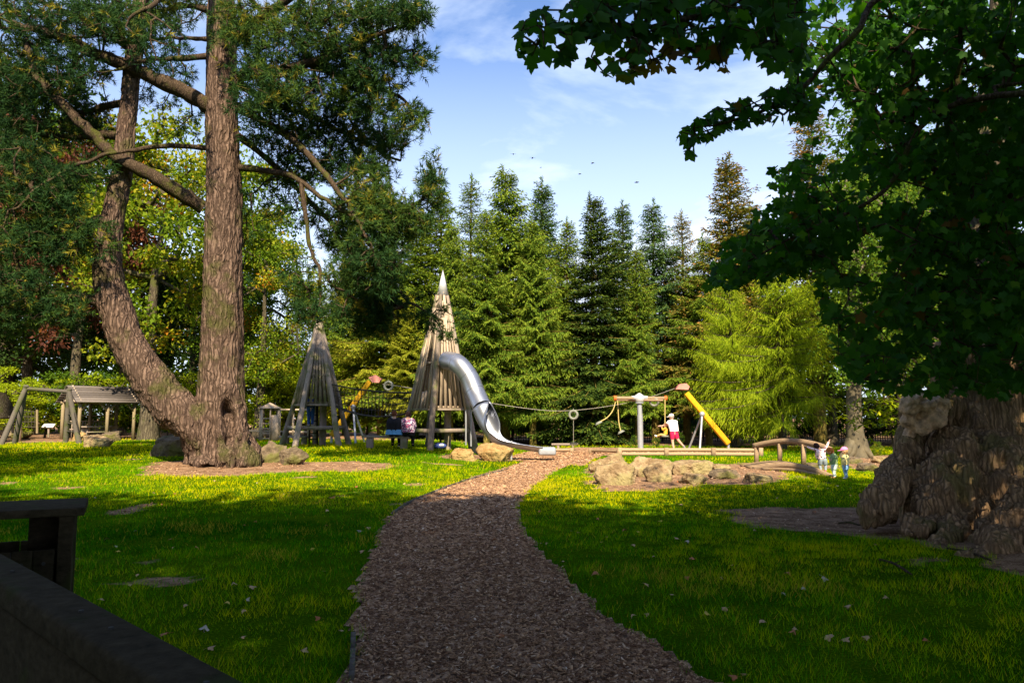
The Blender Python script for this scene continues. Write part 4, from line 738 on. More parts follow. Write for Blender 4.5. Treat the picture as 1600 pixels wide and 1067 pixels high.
regs = [ # polygon px, depth range, count, leaf size
 ([(800, 30), (850, 5), (900, 0), (960, 20), (1010, 50), (1000, 92), (960, 118), (935, 110), (905, 70), (880, 90), (850, 100), (815, 95)], 4.6, 5.2, 75, .155),
 ([(900, -30), (1260, -30), (1260, 120), (1200, 95), (1150, 60), (1130, 100), (1080, 70), (1020, 50), (950, 70), (905, 35)], 4.7, 6.0, 430, .15),
 ([(940, 50), (1010, 60), (1060, 66), (1130, 60), (1150, 92), (1120, 120), (1060, 95), (1010, 118), (975, 125), (950, 100)], 4.9, 5.4, 62, .12),
 ([(1060, 205), (1100, 180), (1150, 155), (1200, 140), (1240, 120), (1290, 150), (1270, 185), (1200, 185), (1140, 195), (1100, 220), (1075, 238)], 5.8, 6.4, 190, .115),
 ([(1190, -40), (1700, -40), (1700, 620), (1590, 618), (1480, 610), (1400, 612), (1330, 590), (1290, 520), (1270, 420), (1190, 420), (1130, 450), (1110, 430), (1150, 380), (1190, 345), (1220, 330), (1195, 300), (1215, 255), (1250, 245), (1270, 200), (1230, 110), (1210, 60)], 7.3, 11.6, 9500, .135),
 ([(1360, -40), (1700, -40), (1700, 600), (1500, 600), (1420, 560), (1380, 480), (1400, 300), (1330, 220), (1300, 100)], 7.5, 11.6, 6500, .135),
 ([(1180, 330), (1250, 290), (1330, 300), (1330, 400), (1200, 440), (1100, 450), (1115, 400)], 7.6, 9.5, 700, .13)]
holes = [(1290, 200, 40, 50), (1300, 300, 26, 34), (1345, 400, 34, 26), (1450, 190, 18, 12), (1330, 460, 26, 18), (1420, 300, 22, 16), (1360, 310, 18, 14), (1390, 520, 24, 14), (1460, 420, 14, 12)]
Cs = []; Ss = []; 
for poly, d0, d1, n, sz in regs:
    pl_ = np.array(poly, float); lo, hi = pl_.min(0), pl_.max(0); c = 0
    while c < n:
        x = rng.uniform(lo[0], hi[0]); y = rng.uniform(lo[1], hi[1])
        if not pip(np.array([x]), np.array([y]), pl_)[0]: continue
        if n > 1000 and any(((x-a)/rx/1.25)**2+((y-b)/ry/1.25)**2+.75*math.sin(x/7.+3*math.sin(y/11.))*math.cos(y/6.+2*math.sin(x/9.)) < .9 for a, b, rx, ry in holes) : continue
        if n > 1000 and math.sin(x/23.+2*math.sin(y/31.))*math.cos(y/17.+2*math.sin(x/29.)) < -.72: continue
        Cs.append(P(x, y, rng.uniform(d0, d1))); Ss.append(sz*rng.uniform(.65, 1.15)); c += 1
Cs = np.array(Cs); Ss = np.array(Ss)
sub = rng.choice(len(Cs), min(len(Cs), 3200), replace=False); near = np.arange(0, 720); sub = np.unique(np.concatenate([near, sub]))
A, B, ca, cb, fd = grow(sk, Cs[sub], .22, .12, .12, -.02); tk.segs(A, B, .0022*cb**.5+.0012, .0022*ca**.5+.0012, 4)
tk.build('trunk', M['twig'], root, smooth=True)
cr = MB(); n = len(Cs); a = rng.uniform(0, 6.28, n); Dn = np.stack([np.cos(a)*.75, np.sin(a)*.75, rng.uniform(-1.5, -.1, n)], 1); Nn = nrm(rng.normal(0, .5, (n, 3))+[0, 0, .75]); Nn[:720] = nrm(rng.normal(0, .4, (720, 3))+[0, -.75, .6])
vv = np.clip(.45+rng.normal(0, .17, n), 0, .85); i0 = 75+430; vv[i0:i0+62] = np.clip(rng.normal(.93, .07, 62), .6, 1); o_ = rng.uniform(0, 1, n) < .012; vv[o_] = .95
leaves_at(cr, Cs, Dn, Nn, Ss, vv, curl=.2); 
# upper crown out of frame (casts the shade on the right)
n = 80; K = np.stack([rng.uniform(1, 15, n), rng.uniform(-6, 2.2, n), rng.uniform(7.5, 11.5, n)], 1); K = np.vstack([K, np.stack([rng.uniform(6, 13, 45), rng.uniform(2, 7, 45), rng.uniform(8.3, 10.5, 45)], 1)]); n = len(K); i = np.repeat(np.arange(n), 150); c = K[i]+rng.normal(0, .6, (len(i), 3)); d = nrm(rng.normal(0, .6, (len(i), 3))+[0, 0, -.5])*.2
cr.quads(c, d, nrm(np.cross(d, rng.normal(0, 1, d.shape)))*.17, np.full(len(i), .5))
cr.build('crown', M['sycamore'], root)
# ---------------------------------------------------------------- trees behind and beside the viewpoint: they throw the foreground shade
SHD = [(-2, -8.5, 21, .95, 'tall tree standing straight behind the viewpoint'), (6.5, -9.5, 19.5, .95, 'tall tree standing behind the viewpoint to the right'), (-18.5, 11.5, 18, 1.05, 'tall tree beyond the left edge shading the pine'), (-10, -8.5, 21, .95, 'tall tree behind the viewpoint, centre left'), (-18.5, -8, 21, .95, 'tall tree behind the viewpoint, far left'), (15, -9.5, 19, .95, 'tall tree behind the viewpoint, far right'), (-23, 3, 15, 1.2, 'tree beyond the left edge beside the lawn'), (-30, 12, 15, 1.2, 'tree beyond the left edge beside the swing frame'), (16, 5, 12, 1.2, 'tree beyond the right edge beside the gnarled trunk'), (0, -16, 22, 1.0, 'tree far behind the viewpoint')]
for i, (x, y, H, rs, lb) in enumerate(SHD): inst_tree('broadleaf_tree', BLD if i in (0, 1, 3, 4, 5) else BL[i % 3], (x, y, 0), rs*H/12*.92, i*2.1, lb, 'leaf_green', 'dark_bark', sz=H/12)
# ---------------------------------------------------------------- wooden towers
def tower(cx_px, Y, name, label, apex_py, legr, slat_bot_py, base_angles, cap_py=None, slatr=None, seed=0, zb=None, hole=False, mtop='pale_wood'):
    rg = np.random.default_rng(seed); C_ = P(cx_px, 652, Y); cx, cy = C_[0], Y; z0 = Tz(cx, cy); az = P(cx_px, apex_py, Y)[2]; sb = P(cx_px, slat_bot_py, Y)[2]
    root = thing(name, label, 'play tower', (cx, cy, z0)); ap = np.array([cx, cy, az]); n = len(base_angles)
    feet = []
    for a in base_angles:
        f = np.array([cx+legr*math.cos(R(a)), cy+legr*math.sin(R(a)), 0]); f[2] = Tz(f[0], f[1])-.15; feet.append(f)
        q = MB(); top = f+(ap-f)*(.86 if cap_py else .97); pts = [f+(top-f)*t+np.array([rg.normal(0, .012), rg.normal(0, .012), 0]) for t in np.linspace(0, 1, 7)]; q.tube(pts, np.linspace(.135, .07, 7), 12, var=rg.uniform()); q.build('leg', M['grey_wood'], root, smooth=True)
    def at(f, z): t = (z-f[2])/(ap[2]-f[2]); return f+(ap-f)*t
    wall = MB(); upper = MB()
    zt = az-(az-sb)*(.16 if cap_py else .05)
    for i in range(n):
        f0, f1 = feet[i], feet[(i+1) % n]; w = np.linalg.norm(at(f1, sb)-at(f0, sb)); m = 6 if w < 1.5 else 7
        out = nrm(((f0+f1)/2-ap)*[1, 1, 0]); 
        for k in range(m):
            u0 = (k+.5)/m; hw = .40/m
            b0, b1 = at(f0, sb), at(f1, sb); ztk = zt-(0 if k in (m//2, m//2-1) else rg.uniform(.25, .9)*abs(k-m/2+.5)/m*4) if True else zt
            t0, t1 = at(f0, ztk), at(f1, ztk)
            a = b0+(b1-b0)*u0+out*.03+[0, 0, rg.uniform(-.05, .05)]; b = t0+(t1-t0)*u0+out*.03
            wb = w/m*.58; wt = max(.05, np.linalg.norm(t1-t0)/m*.9); sd_ = nrm(f1-f0); th = out*.025; vv = rg.uniform()
            if hole and i == hole[0] and k in hole[1]:
                segs_ = [(0, .16), (.52, 1)]
            else: segs_ = [(0, 1)]
            for s0, s1 in segs_:
                pa = a+(b-a)*s0; pb = a+(b-a)*s1; wa = wb+(wt-wb)*s0; wc = wb+(wt-wb)*s1
                V = np.array([pa-sd_*wa/2-th, pa+sd_*wa/2-th, pa+sd_*wa/2+th, pa-sd_*wa/2+th, pb-sd_*wc/2-th, pb+sd_*wc/2-th, pb+sd_*wc/2+th, pb-sd_*wc/2+th])
                wall.add(V, [[0, 3, 2, 1], [4, 5, 6, 7], [0, 1, 5, 4], [1, 2, 6, 5], [2, 3, 7, 6], [3, 0, 4, 7]], vv)
        for zz in (sb+.12, sb+(az-sb)*.33, sb+(az-sb)*.6): wall.bar(at(f0, zz)-out*.04, at(f1, zz)-out*.04, .05, .09, var=.2)
    wall.build('slat_wall', M[mtop], root)
    fl = MB(); rr = np.linalg.norm((at(feet[0], sb)-ap)[:2]); fl.tube([[cx, cy, sb+.0], [cx, cy, sb+.07]], rr*.94, n*2); fl.build('platform', M['grey_wood'], root)
    # low deck ring
    zd = P(cx_px, zb or 665, Y)[2]; dk = MB()
    for i in range(n): 
        a, b = at(feet[i], zd), at(feet[(i+1) % n], zd); dk.bar(a, b, .06, .16, var=rg.uniform())
        if i in (0, 1): 
            c = (a+b)/2
    for k in range(-3, 4): dk.box((cx+k*.22, cy, zd+.04), (.19, 1.5, .05), var=rg.uniform())
    dk.build('deck', M['grey_wood'], root)
    q = MB(); q.tube([[cx+.25, cy+.1, z0-.1], [cx+.25, cy+.1, sb]], .15, 10); q.build('centre_post', M['grey_wood'], root, smooth=True)
    q = MB()
    for s_ in (-.18, .18): q.bar([cx-.25+s_, cy+.5, z0], [cx-.25+s_*.9, cy+.35, sb], .07, .07)
    for k in range(5): q.bar([cx-.43, cy+.47-.02*k, z0+.25+k*.27], [cx-.07, cy+.47-.02*k, z0+.25+k*.27], .04, .04)
    q.build('ladder', M['dark_wood'], root)
    if cap_py:
        q = MB(); cz = P(cx_px, cap_py, Y)[2]; r = (az-cz)*.245; k = 10; ring = np.array([[cx+r*math.cos(2*math.pi*j/k), cy+r*math.sin(2*math.pi*j/k), cz] for j in range(k)]); V = np.vstack([ring, [[cx, cy, az+.05]], [[cx, cy, cz+.03]]])
        q.add(V, [[j, (j+1) % k, k] for j in range(k)]+[[(j+1) % k, j, k+1] for j in range(k)]); q.build('spire_cap', M['zinc'], root)
    return root, feet, at, (cx, cy, z0, sb, zd)
t1, feet1, at1, i1 = tower(495, 34, 'play_tower', 'shaded wooden slatted tipi tower on splayed log legs, the left one', 494, 1.56, 634, (178, 250, 322, 34, 106), seed=1, zb=668, mtop='grey_wood')
t2, feet2, at2, i2 = tower(690, 32.6, 'play_tower', 'taller sunlit wooden slatted tower with pale pointed spire and steel tube slide', 423, 1.72, 641, (188, 260, 332, 44, 116), cap_py=462, seed=2, zb=672, hole=(0, (3, 4)))
# tube slide on the second tower
sp = MB(); Ys = 31.1
cen = [(698, 563, .6), (716, 569, -.1), (733, 590, -.3), (743, 614, -.5), (753, 636, -.9)]
cp = catmull([P(a, b, Ys+c) for a, b, c in cen], 5); sl = MB(); sl.tube(cp, .385, 24, cap=False); 
slide = sl.build('slide', M['steel'], t2, smooth=True)
q = MB(); q.tube(cp[:-1], .37, 24, cap=False); q.build('tube_lining', M['galv'], slide, smooth=True)
q = MB()
for k in (4, 9, 14): q.tube([cp[k], cp[k]+nrm(cp[k+1]-cp[k])*.06], .40, 24)
q.build('joint_flange', M['steel'], slide, smooth=True)
# open chute: half pipe section
def trough(path, rads, wall=.03, a0=180, a1=360, n=14):
    path = np.asarray(path, float); V = []; tg = nrm(np.gradient(path, axis=0)); m = len(path)
    for i, (p, t) in enumerate(zip(path, tg)):
        sd_ = nrm(np.cross(t, [0, 0, 1])); u = np.cross(sd_, t); rw, rh, op = rads[i]
        for r_ in (0, wall):
            for j in range(n+1):
                a = R(270-op+(2*op)*j/n); V.append(p+sd_*math.cos(a)*(rw+r_)+u*(math.sin(a)*(rh+r_)))
    V = np.array(V); F = []; s = 2*(n+1)
    for i in range(m-1):
        for j in range(n):
            a = i*s+j; F.append([a, a+1, a+s+1, a+s]); b = a+n+1; F.append([b, b+s, b+s+1, b+1])
        for j in (0, n): a = i*s+j; F.append([a, a+s, a+s+n+1, a+n+1])
    for i in (0, m-1):
        for j in range(n): a = i*s+j; F.append([a, a+n+1, a+n+2, a+1])
    return V, F
ch = catmull([P(753, 636, Ys-.9), P(762, 655, Ys-1.1), P(773, 671, Ys-1.35), P(787, 684, Ys-1.5), P(808, 691, Ys-1.6), P(832, 695, Ys-1.6), P(848, 697, Ys-1.6)], 5)
rd = [(.385, .385-.18*min(1, max(0, i-13)/6), max(80, 179-9.5*i)) for i in range(len(ch))]
q = MB(); V, F = trough(ch, rd); q.add(V, F); chute = q.build('chute', M['steel'], slide, smooth=True)
q = MB(); e = ch[-1]; q.box(e+[.16, 0, -.18], (.66, .76, .30)); ex = q.build('exit_lip', M['galv'], slide); bevel(ex, .08, 4)
q = MB()
for a, b in (((728, 692), (728, 640)), ((736, 694), (736, 640))): p0 = G(*a); p0 = P(a[0], a[1]+3, Ys+.2); q.tube([p0, P(b[0], b[1], Ys+.1)], .035, 8)
p0 = ch[18]; q.tube([p0, [p0[0], p0[1], Tz(p0[0], p0[1])-.1]], .04, 8); q.build('slide_post', M['galv'], t2, smooth=True)
# rope net bridge between the towers
a0 = at1(feet1[2], i1[3]+.95); b0 = at2(feet2[0], i2[3]+.75); a1 = at1(feet1[2], i1[3]+.0); b1 = at2(feet2[0], i2[3]-.1)
root = thing('rope_net_bridge', 'sagging dark rope net bridge strung between the two wooden towers', 'rope bridge', (a0+b0)/2*[1, 1, 0]); 
def cat_(a, b, sag, n=24): t = np.linspace(0, 1, n)[:, None]; return a+(b-a)*t+np.array([0, 0, -1])*sag*4*t*(1-t)
for dy in (0, .7):
    top = cat_(a0+[0, dy, 0], b0+[0, dy, 0], .12); bot = cat_(a1+[0, dy, 0], b1+[0, dy, 0], .30); q = MB(); q.tube(top, .03, 5); q.tube(bot, .03, 5); q.build('hand_rope', M['darkrope'], root, smooth=True)
    q = MB()
    for k in range(1, 4): q.tube(top+(bot-top)*k/4, .009, 4)
    for k in range(24): q.tube([top[k], bot[k]], .009, 4)
    q.build('net', M['darkrope'], root)
q = MB()
for k in range(24): q.bar(cat_(a1, b1, .3)[k], cat_(a1, b1, .3)[k]+[0, .7, 0], .05, .03)
q.build('tread', M['darkrope'], root)
# ---------------------------------------------------------------- cableway
def beam_post(label, base, top, capd, sup, Y):
    b = P(base[0], base[1], Y); t = P(top[0], top[1], Y); root = thing('cableway_post', label, 'play post', (b[0], Y, Tz(b[0], Y))); q = MB(); q.bar(b, t, .24, .30, up=(0, 1, 0)); bevel(q.build('beam', M['yellow'], root), .03)
    c = P(capd[0], capd[1], Y); u = nrm(t-b); n_ = nrm(np.cross(u, [0, 1, 0])); s_ = 1 if capd[0] > top[0] else -1; q = MB()
    pr = [P(t_[0], t_[1], Y) for t_ in capd[2]]
    V = np.array([p+[0, -.2, 0] for p in pr]+[p+[0, .2, 0] for p in pr]); q.add(V, [[0, 1, 2], [0, 2, 3], [0, 3, 4], [5, 7, 6], [5, 8, 7], [5, 9, 8]]); q.add(V, [[i, (i+1) % 5, (i+1) % 5+5, i+5] for i in range(5)]); q.build('cap', M['redcap'], root)
    for (sx_, sy_, dy) in sup[1:]: e = P(sx_, sy_, Y+dy); e[2] = Tz(e[0], e[1])-.05; q = MB(); q.tube([P(sup[0][0], sup[0][1], Y-.18 if dy < 0 else Y+.18), e], .05, 8); q.build('support', M['galv'], root, smooth=True)
    q = MB(); q.ball(P(sup[0][0], sup[0][1], Y-.2), .13, 8); q.build('bracket', M['galv'], root); q = MB(); f = b*1; f[2] = Tz(b[0], Y)-.05; q.tube([b, f], .06, 8); q.build('foot', M['galv'], root)
    return c
cL = beam_post('yellow leaning cableway beam with pale red cap between the two towers', (518, 681), (578, 596), (598, 600, [(583, 598), (593, 598), (597, 592), (587, 586), (577, 590)]), [(552, 636), (556, 690, -1), (570, 690, 1)], 38.0)
cR = beam_post('yellow leaning cableway beam with red cap right of the running man', (1138, 693), (1072, 614), (1054, 607, [(1074, 609), (1054, 608), (1062, 600), (1071, 599), (1076, 604)]), [(1097, 647), (1093, 705, -1), (1075, 704, 1)], 36.5)
q = MB(); cw = [P(598, 600, 38), P(640, 606, 37.9), P(745, 626, 37.5), P(840, 640, 37.3), P(896, 641, 37.1), P(960, 633, 36.9), P(1010, 622, 36.7), P(1054, 607, 36.5)]; cwc = catmull(cw, 6); q.tube(cwc, .011, 5)
q.build('cableway_rope', M['wire'], loc=cw[4], label='long thin sagging steel cable strung between the two yellow beams', cat='cable')
def torus(q, c, Rr, r, ax=(0, 1, 0), n=20, k=8): 
    ax = nrm(ax); u = nrm(np.cross(ax, [0.3, .1, 1])); w = np.cross(ax, u); pts = [np.asarray(c)+Rr*(math.cos(a)*u+math.sin(a)*w) for a in np.linspace(0, 2*math.pi, n+1)]; q.tube(pts, r, k, cap=False)
for (a, b, Y, Rr, lb, seat, ax) in ((607, 603, 37.7, .20, 'pale tyre ring on the cable near the left yellow beam', False, (0.15, 1, 0)), (896, 648, 37.1, .19, 'tyre ring hanging from the cable above the round hanging seat', True, (.2, 1, 0)), (1022, 628, 36.8, .19, 'dull tyre ring on the cable behind the rotating swing crossbeam', False, (.3, 1, .5))):
    q = MB(); c = P(a, b, Y); torus(q, c, Rr, .06, ax); q.tube([c+[0, 0, Rr], c+[0, 0, Rr+.12]], .02, 5); 
    root = thing('tyre_trolley', lb, 'tyre', c); q.build('tyre', M['rubber'], root, smooth=True)
    if seat: q = MB(); q.tube([c-[0, 0, Rr], P(a, 691, Y)], .014, 5); q.build('rope', M['wire'], root); q = MB(); q.tube([P(a, 691, Y), P(a, 694, Y)], .17, 14); q.build('seat', M['black'], root)
# ---------------------------------------------------------------- rotating T swing
b = P(1001, 706, 36.6); b[2] = Tz(b[0], b[1]); root = thing('rotating_swing', 'grey steel post with turning crossbeam and rope seats', 'swing', b); Y = 36.6
q = MB(); q.tube([b-[0, 0, .1], P(1000, 648, Y)], .135, 16); q.tube([P(1000, 648, Y), P(999, 630, Y)], .115, 16); q.tube([P(999, 630, Y), P(999, 628, Y)], .20, 16); q.build('post', M['galv'], root, smooth=False)
q = MB(); q.tube([P(999, 627, Y), P(999, 623, Y), P(999, 618, Y), P(999, 614, Y)], [.20, .26, .22, .04], 16); q.box(P(999, 621.5, Y), (.75, .3, .18)); q.build('hub', M['zinc'], root)
q = MB(); q.tube([P(962, 622, Y-.25), P(1039, 622, Y+.25)], .085, 10); q.tube([P(962, 625, Y+.35), P(1036, 625.5, Y-.4)], .05, 8); q.build('crossbeam', M['brown_wood'], root, smooth=True)
for a in (961, 1040): q = MB(); q.tube([P(a-2, 622, Y-.25 if a < 1000 else Y+.25), P(a+2, 622, Y-.25 if a < 1000 else Y+.25)], .12, 12); q.build('end_cap', M['orange'], root)
def rseat(pts, nm='rope'):
    q = MB(); p = catmull([P(a, b, Y+c) for a, b, c in pts], 5); q.tube(p, .025, 6); q.build('rope', M['rope'], root, smooth=True); q = MB(); e = p[-1]; q.tube([e+[-.02, 0, .03], e+[.02, 0, -.05]], [.10, .19], 12); q.build('seat', M['rubber'], root)
rseat([(962, 626, -.2), (958, 640, -.3), (949, 652, -.4), (935, 660, -.5)]); rseat([(965, 626, .3), (966, 645, .2), (967, 660, .2), (970, 674, .1)]); 
q = MB(); q.tube([P(1039, 624, Y-.3), P(1039, 668, Y-.3)], .025, 6); q.build('rope', M['rope'], root); q = MB(); q.tube([P(1039, 680, Y-.3), P(1039, 682, Y-.3)], .18, 12); q.tube([P(1039, 668, Y-.3), P(1039, 680, Y-.3)], .02, 6); q.build('seat', M['rubber'], root)
# ---------------------------------------------------------------- low timber rails
def low_rail(a, b, n, label, h=.30, gy=None, rows=2):
    A_ = G(*a); B_ = G(*b); root = thing('low_rail', label, 'timber rail', A_)
    q = MB()
    for r_ in range(rows): z = h-.08-r_*.17; q.tube([A_+[0, 0, z], (A_+B_)/2+[0, 0, z+.01], B_+[0, 0, z]], .07, 8, var=rng.uniform())
    q.build('rail', M['brown_wood'], root, smooth=True)
    for k in range(n): p = A_+(B_-A_)*k/(n-1); q = MB(); q.box(p+[0, -.09, h/2-.02], (.16, .10, h+.08), var=rng.uniform()); q.build('post', M['brown_wood'], root)
low_rail((968, 712), (1188, 712.5), 4, 'long low double log rail in front of the rotating swing', .32)
low_rail((922, 708.5), (966, 710), 2, 'short low rail left of the rock group behind the chips', .22, rows=1)
low_rail((838, 707.5), (893, 707), 2, 'low timber kerb behind the slide exit', .20, rows=1)
def bench(a, b, zt, label, w=.34, legw=.30, dy=0):
    A_ = G(*a)+[0, dy, 0]; B_ = G(*b)+[0, dy, 0]; d = nrm(B_-A_); root = thing('bench', label, 'bench', (A_+B_)/2); q = MB(); z = np.array([0, 0, zt-.05])
    q.bar(A_+z-d*.3, B_+z+d*.25, w, .09); bevel(q.build('seat', M['grey_wood'], root), .01)
    for p in (A_, B_): q = MB(); q.box(p+[0, 0, (zt-.1)/2-.03], (legw, .26, zt-.04)); bevel(q.build('leg', M['grey_wood'], root), .01)
bench((578, 699.5), (631, 700.5), .50, 'backless timber bench on which the two women sit', legw=.26)
bench((447, 694), (475, 694.5), .40, 'short timber bench left of the left tower', legw=.22)
bench((872, 703), (895, 703), .34, 'low plank bench behind the slide exit', w=.3, legw=.1)
# ---------------------------------------------------------------- footbridge
A_ = G(1186, 728); B_ = G(1302, 743); Yb = A_[1]; A_[1] = 26.5; s_ = A_[1]
def BP(px, py, dy=0): return P(px, py, 24.0+dy-3.1*(px-1186)/116)
root = thing('footbridge', 'small arched brown timber footbridge with one curved handrail', 'bridge', BP(1245, 742)*[1, 1, 0])
def arc(pts, n=6): return catmull([BP(*p) for p in pts], n)
def plank(q, pts, w, h):
    pts = np.asarray(pts); tg = nrm(np.gradient(pts, axis=0)); sd_ = nrm(np.cross(tg, [0, 0, 1])); u = np.cross(sd_, tg); m = len(pts)
    V = np.stack([pts+sd_*w/2*a+u*h/2*b for a, b in ((-1, -1), (1, -1), (1, 1), (-1, 1))], 1).reshape(-1, 3); F = [[i*4+j, i*4+(j+1) % 4, i*4+4+(j+1) % 4, i*4+4+j] for i in range(m-1) for j in range(4)]+[[3, 2, 1, 0], [m*4-4, m*4-3, m*4-2, m*4-1]]; q.add(V, F, .5)
deckc = [(1176, 731), (1200, 727), (1225, 724.5), (1248, 726), (1270, 731), (1290, 739), (1300, 744)]
q = MB(); d0 = arc(deckc, 4); 
for a, b in zip(d0[:-1], d0[1:]):
    for f in np.linspace(0, 1, 3)[:-1]: c = a+(b-a)*f; q.bar(c+[0, 0, 0], c+[0.1, 1.25, 0], .10, .05, var=rng.uniform())
q.build('deck', M['brown_wood'], root)
for dy in (0, 1.25):
    q = MB(); plank(q, [p+[0, dy-.04, -.06] for p in d0], .09, .17); q.build('side_beam', M['brown_wood'], root)
q = MB(); plank(q, [p+[0, -.02, 0] for p in arc([(1190, 733, -.1), (1215, 733, -.1), (1245, 735, -.1), (1268, 740, -.1), (1280, 743, -.1)], 4)], .08, .10); q.build('lower_beam', M['brown_wood'], root)
q = MB(); plank(q, arc([(a, b, 1.2) for a, b in ((1177, 697), (1200, 692), (1225, 689), (1250, 690), (1275, 695), (1298, 703))], 5), .09, .17); q.build('handrail', M['brown_wood'], root)
for (a, t_, b_) in ((1182, 699, 728), (1218.5, 693, 725), (1255.5, 694, 727)): q = MB(); q.bar(BP(a, b_, 1.2), BP(a, t_, 1.2), .12, .10, up=(0, 1, 0), var=rng.uniform()); q.build('post', M['brown_wood'], root)
# ---------------------------------------------------------------- shelter, frames, hut, sign, railings on the left and back
Yk = 41.0; c0 = P(122, 678, Yk); c0[2] = Tz(c0[0], Yk); root = thing('timber_shelter', 'open timber picnic shelter with dark shingle gable roof', 'shelter', c0)
ang = R(50); ex_ = np.array([math.cos(ang), math.sin(ang), 0]); ey_ = np.array([-math.sin(ang), math.cos(ang), 0]); Ls, Ds = 2.95, 2.4; he = P(122, 628, Yk)[2]; hr = P(112, 604, Yk)[2]+.1
def SP(u, v_, z): return np.array([c0[0], c0[1], 0])+ex_*u+ey_*v_+np.array([0, 0, z])
q = MB(); o = .25
for side in (0, 1):
    v0 = -o if side == 0 else Ds+o; rows = 7
    for r_ in range(rows):
        f0, f1 = r_/rows, (r_+1)/rows; va, vb_ = v0+(Ds/2-v0)*f0, v0+(Ds/2-v0)*f1; za, zb_ = he+(hr-he)*f0, he+(hr-he)*f1
        p = [SP(-o, va, za+.03), SP(Ls+o, va, za+.03), SP(Ls+o, vb_, zb_), SP(-o, vb_, zb_)]; V = np.array(p+[x-[0, 0, .05] for x in p]); q.add(V, [[0, 1, 2, 3], [7, 6, 5, 4], [0, 4, 5, 1], [1, 5, 6, 2], [2, 6, 7, 3], [3, 7, 4, 0]], rng.uniform())
q.build('roof', M['shingle'], root)
for u_ in (0.02, Ls-.02):
    q = MB()
    for r_ in range(7):
        f = r_/7; hw = (Ds/2+.1)*(1-f); z = he+(hr-he)*f; q.bar(SP(u_, Ds/2-hw, z+.07), SP(u_, Ds/2+hw, z+.07), .03, .13, var=.8*rng.uniform()+.2)
    q.build('gable', M['pale_wood'], root)
for u_ in (0.05, Ls/2, Ls-.05):
    for v_ in (0.05, Ds-.05):
        q = MB(); p = SP(u_, v_, 0); q.bar([p[0], p[1], c0[2]-.1], SP(u_, v_, he), .14, .14, up=(0, 1, 0)); q.build('post', M['hut_wood'], root)
        if v_ < 1:
            for sgn in (-1, 1):
                if 0 <= u_+sgn*.5 <= Ls: q = MB(); q.bar(SP(u_, v_, he-.5), SP(u_+sgn*.45, v_, he-.02), .08, .10); q.build('brace', M['hut_wood'], root)
q = MB()
for v_ in (.05, Ds-.05): q.bar(SP(-.1, v_, he), SP(Ls+.1, v_, he), .12, .14)
q.build('wall_plate', M['hut_wood'], root)
q = MB()
for z in (.55, 1.0, 1.3): q.bar(SP(0, Ds-.02, c0[2]+z), SP(Ls, Ds-.02, c0[2]+z), .04, .07)
for k in range(22): q.bar(SP(Ls*k/21, Ds-.02, c0[2]), SP(Ls*k/21, Ds-.02, c0[2]+1.0), .04, .05)
q.build('railing', M['grey_wood'], root)
q = MB(); q.bar(SP(.5, 1.2, c0[2]+.7), SP(Ls-.5, 1.2, c0[2]+.7), .7, .06); q.bar(SP(.5, .6, c0[2]+.42), SP(Ls-.5, .6, c0[2]+.42), .25, .05)
for u_ in (.7, Ls-.7): q.bar(SP(u_, 1.2, c0[2]), SP(u_, 1.2, c0[2]+.7), .5, .1)
tag(q.build('picnic_table', M['grey_wood'], loc=SP(Ls/2, 1.2, c0[2]), cat='table', label='timber picnic table inside the open shelter'))
# log climbing frame
Yf = 36.0; root = thing('log_climbing_frame', 'log A frame climbing frame with rope nets at far left', 'climbing frame', (P(75, 680, Yf)[0], Yf, Tz(-20, Yf)))
lt, rt = P(40, 607, Yf), P(108, 612, Yf+.4)
for a, (bx, by, dy) in ((lt, (2, 670, -.9)), (lt, (24, 672, .9)), (rt, (103, 682, .9)), (rt, (125, 684, -.9))):
    e = P(bx, by, Yf+dy); e[2] = Tz(e[0], e[1])-.1; q = MB(); q.tube([e, a+nrm(a-e)*.15], [.13, .11], 10, var=rng.uniform()); q.build('leg', M['old_log'], root, smooth=True)
q = MB(); q.tube([lt, rt], .09, 10); q.build('top_bar', M['old_log'], root, smooth=True)
q = MB()
for f in (.3, .5, .7, .88):
    for (u, v_) in (((103, 682, .9), (125, 684, -.9)), ((2, 670, -.9), (24, 672, .9))):
        t_ = rt if u[0] > 50 else lt; a = P(u[0], u[1], Yf+u[2]); b = P(v_[0], v_[1], Yf+v_[2]); q.tube([t_+(a-t_)*f, t_+(b-t_)*f], .03, 5)
for f in np.linspace(.15, .85, 5): a = rt+(P(103, 682, Yf+.9)-rt)*.3; q.tube([rt+(P(125, 684, Yf-.9)-rt)*.3*1, rt+(P(125, 684, Yf-.9)-rt)*.9], .02, 5)
q.build('rungs', M['darkrope'], root)
# rope net frame with green posts
root = thing('net_frame', 'rope net strung between thin green posts beyond the A frame', 'climbing frame', (P(58, 676, 41)[0], 41, Tz(-25, 41)))
for a in (20, 58): q = MB(); q.tube([P(a, 677, 41), P(a, 640, 41)], .06, 8); q.build('post', M['hut_wood'], root)
q = MB()
for z in (643, 651, 659, 667): q.tube([P(20, z, 41), P(58, z, 41)], .02, 4)
for a in range(24, 58, 5): q.tube([P(a, 643, 41), P(a, 668, 41)], .015, 4)
q.build('net', M['darkrope'], root)
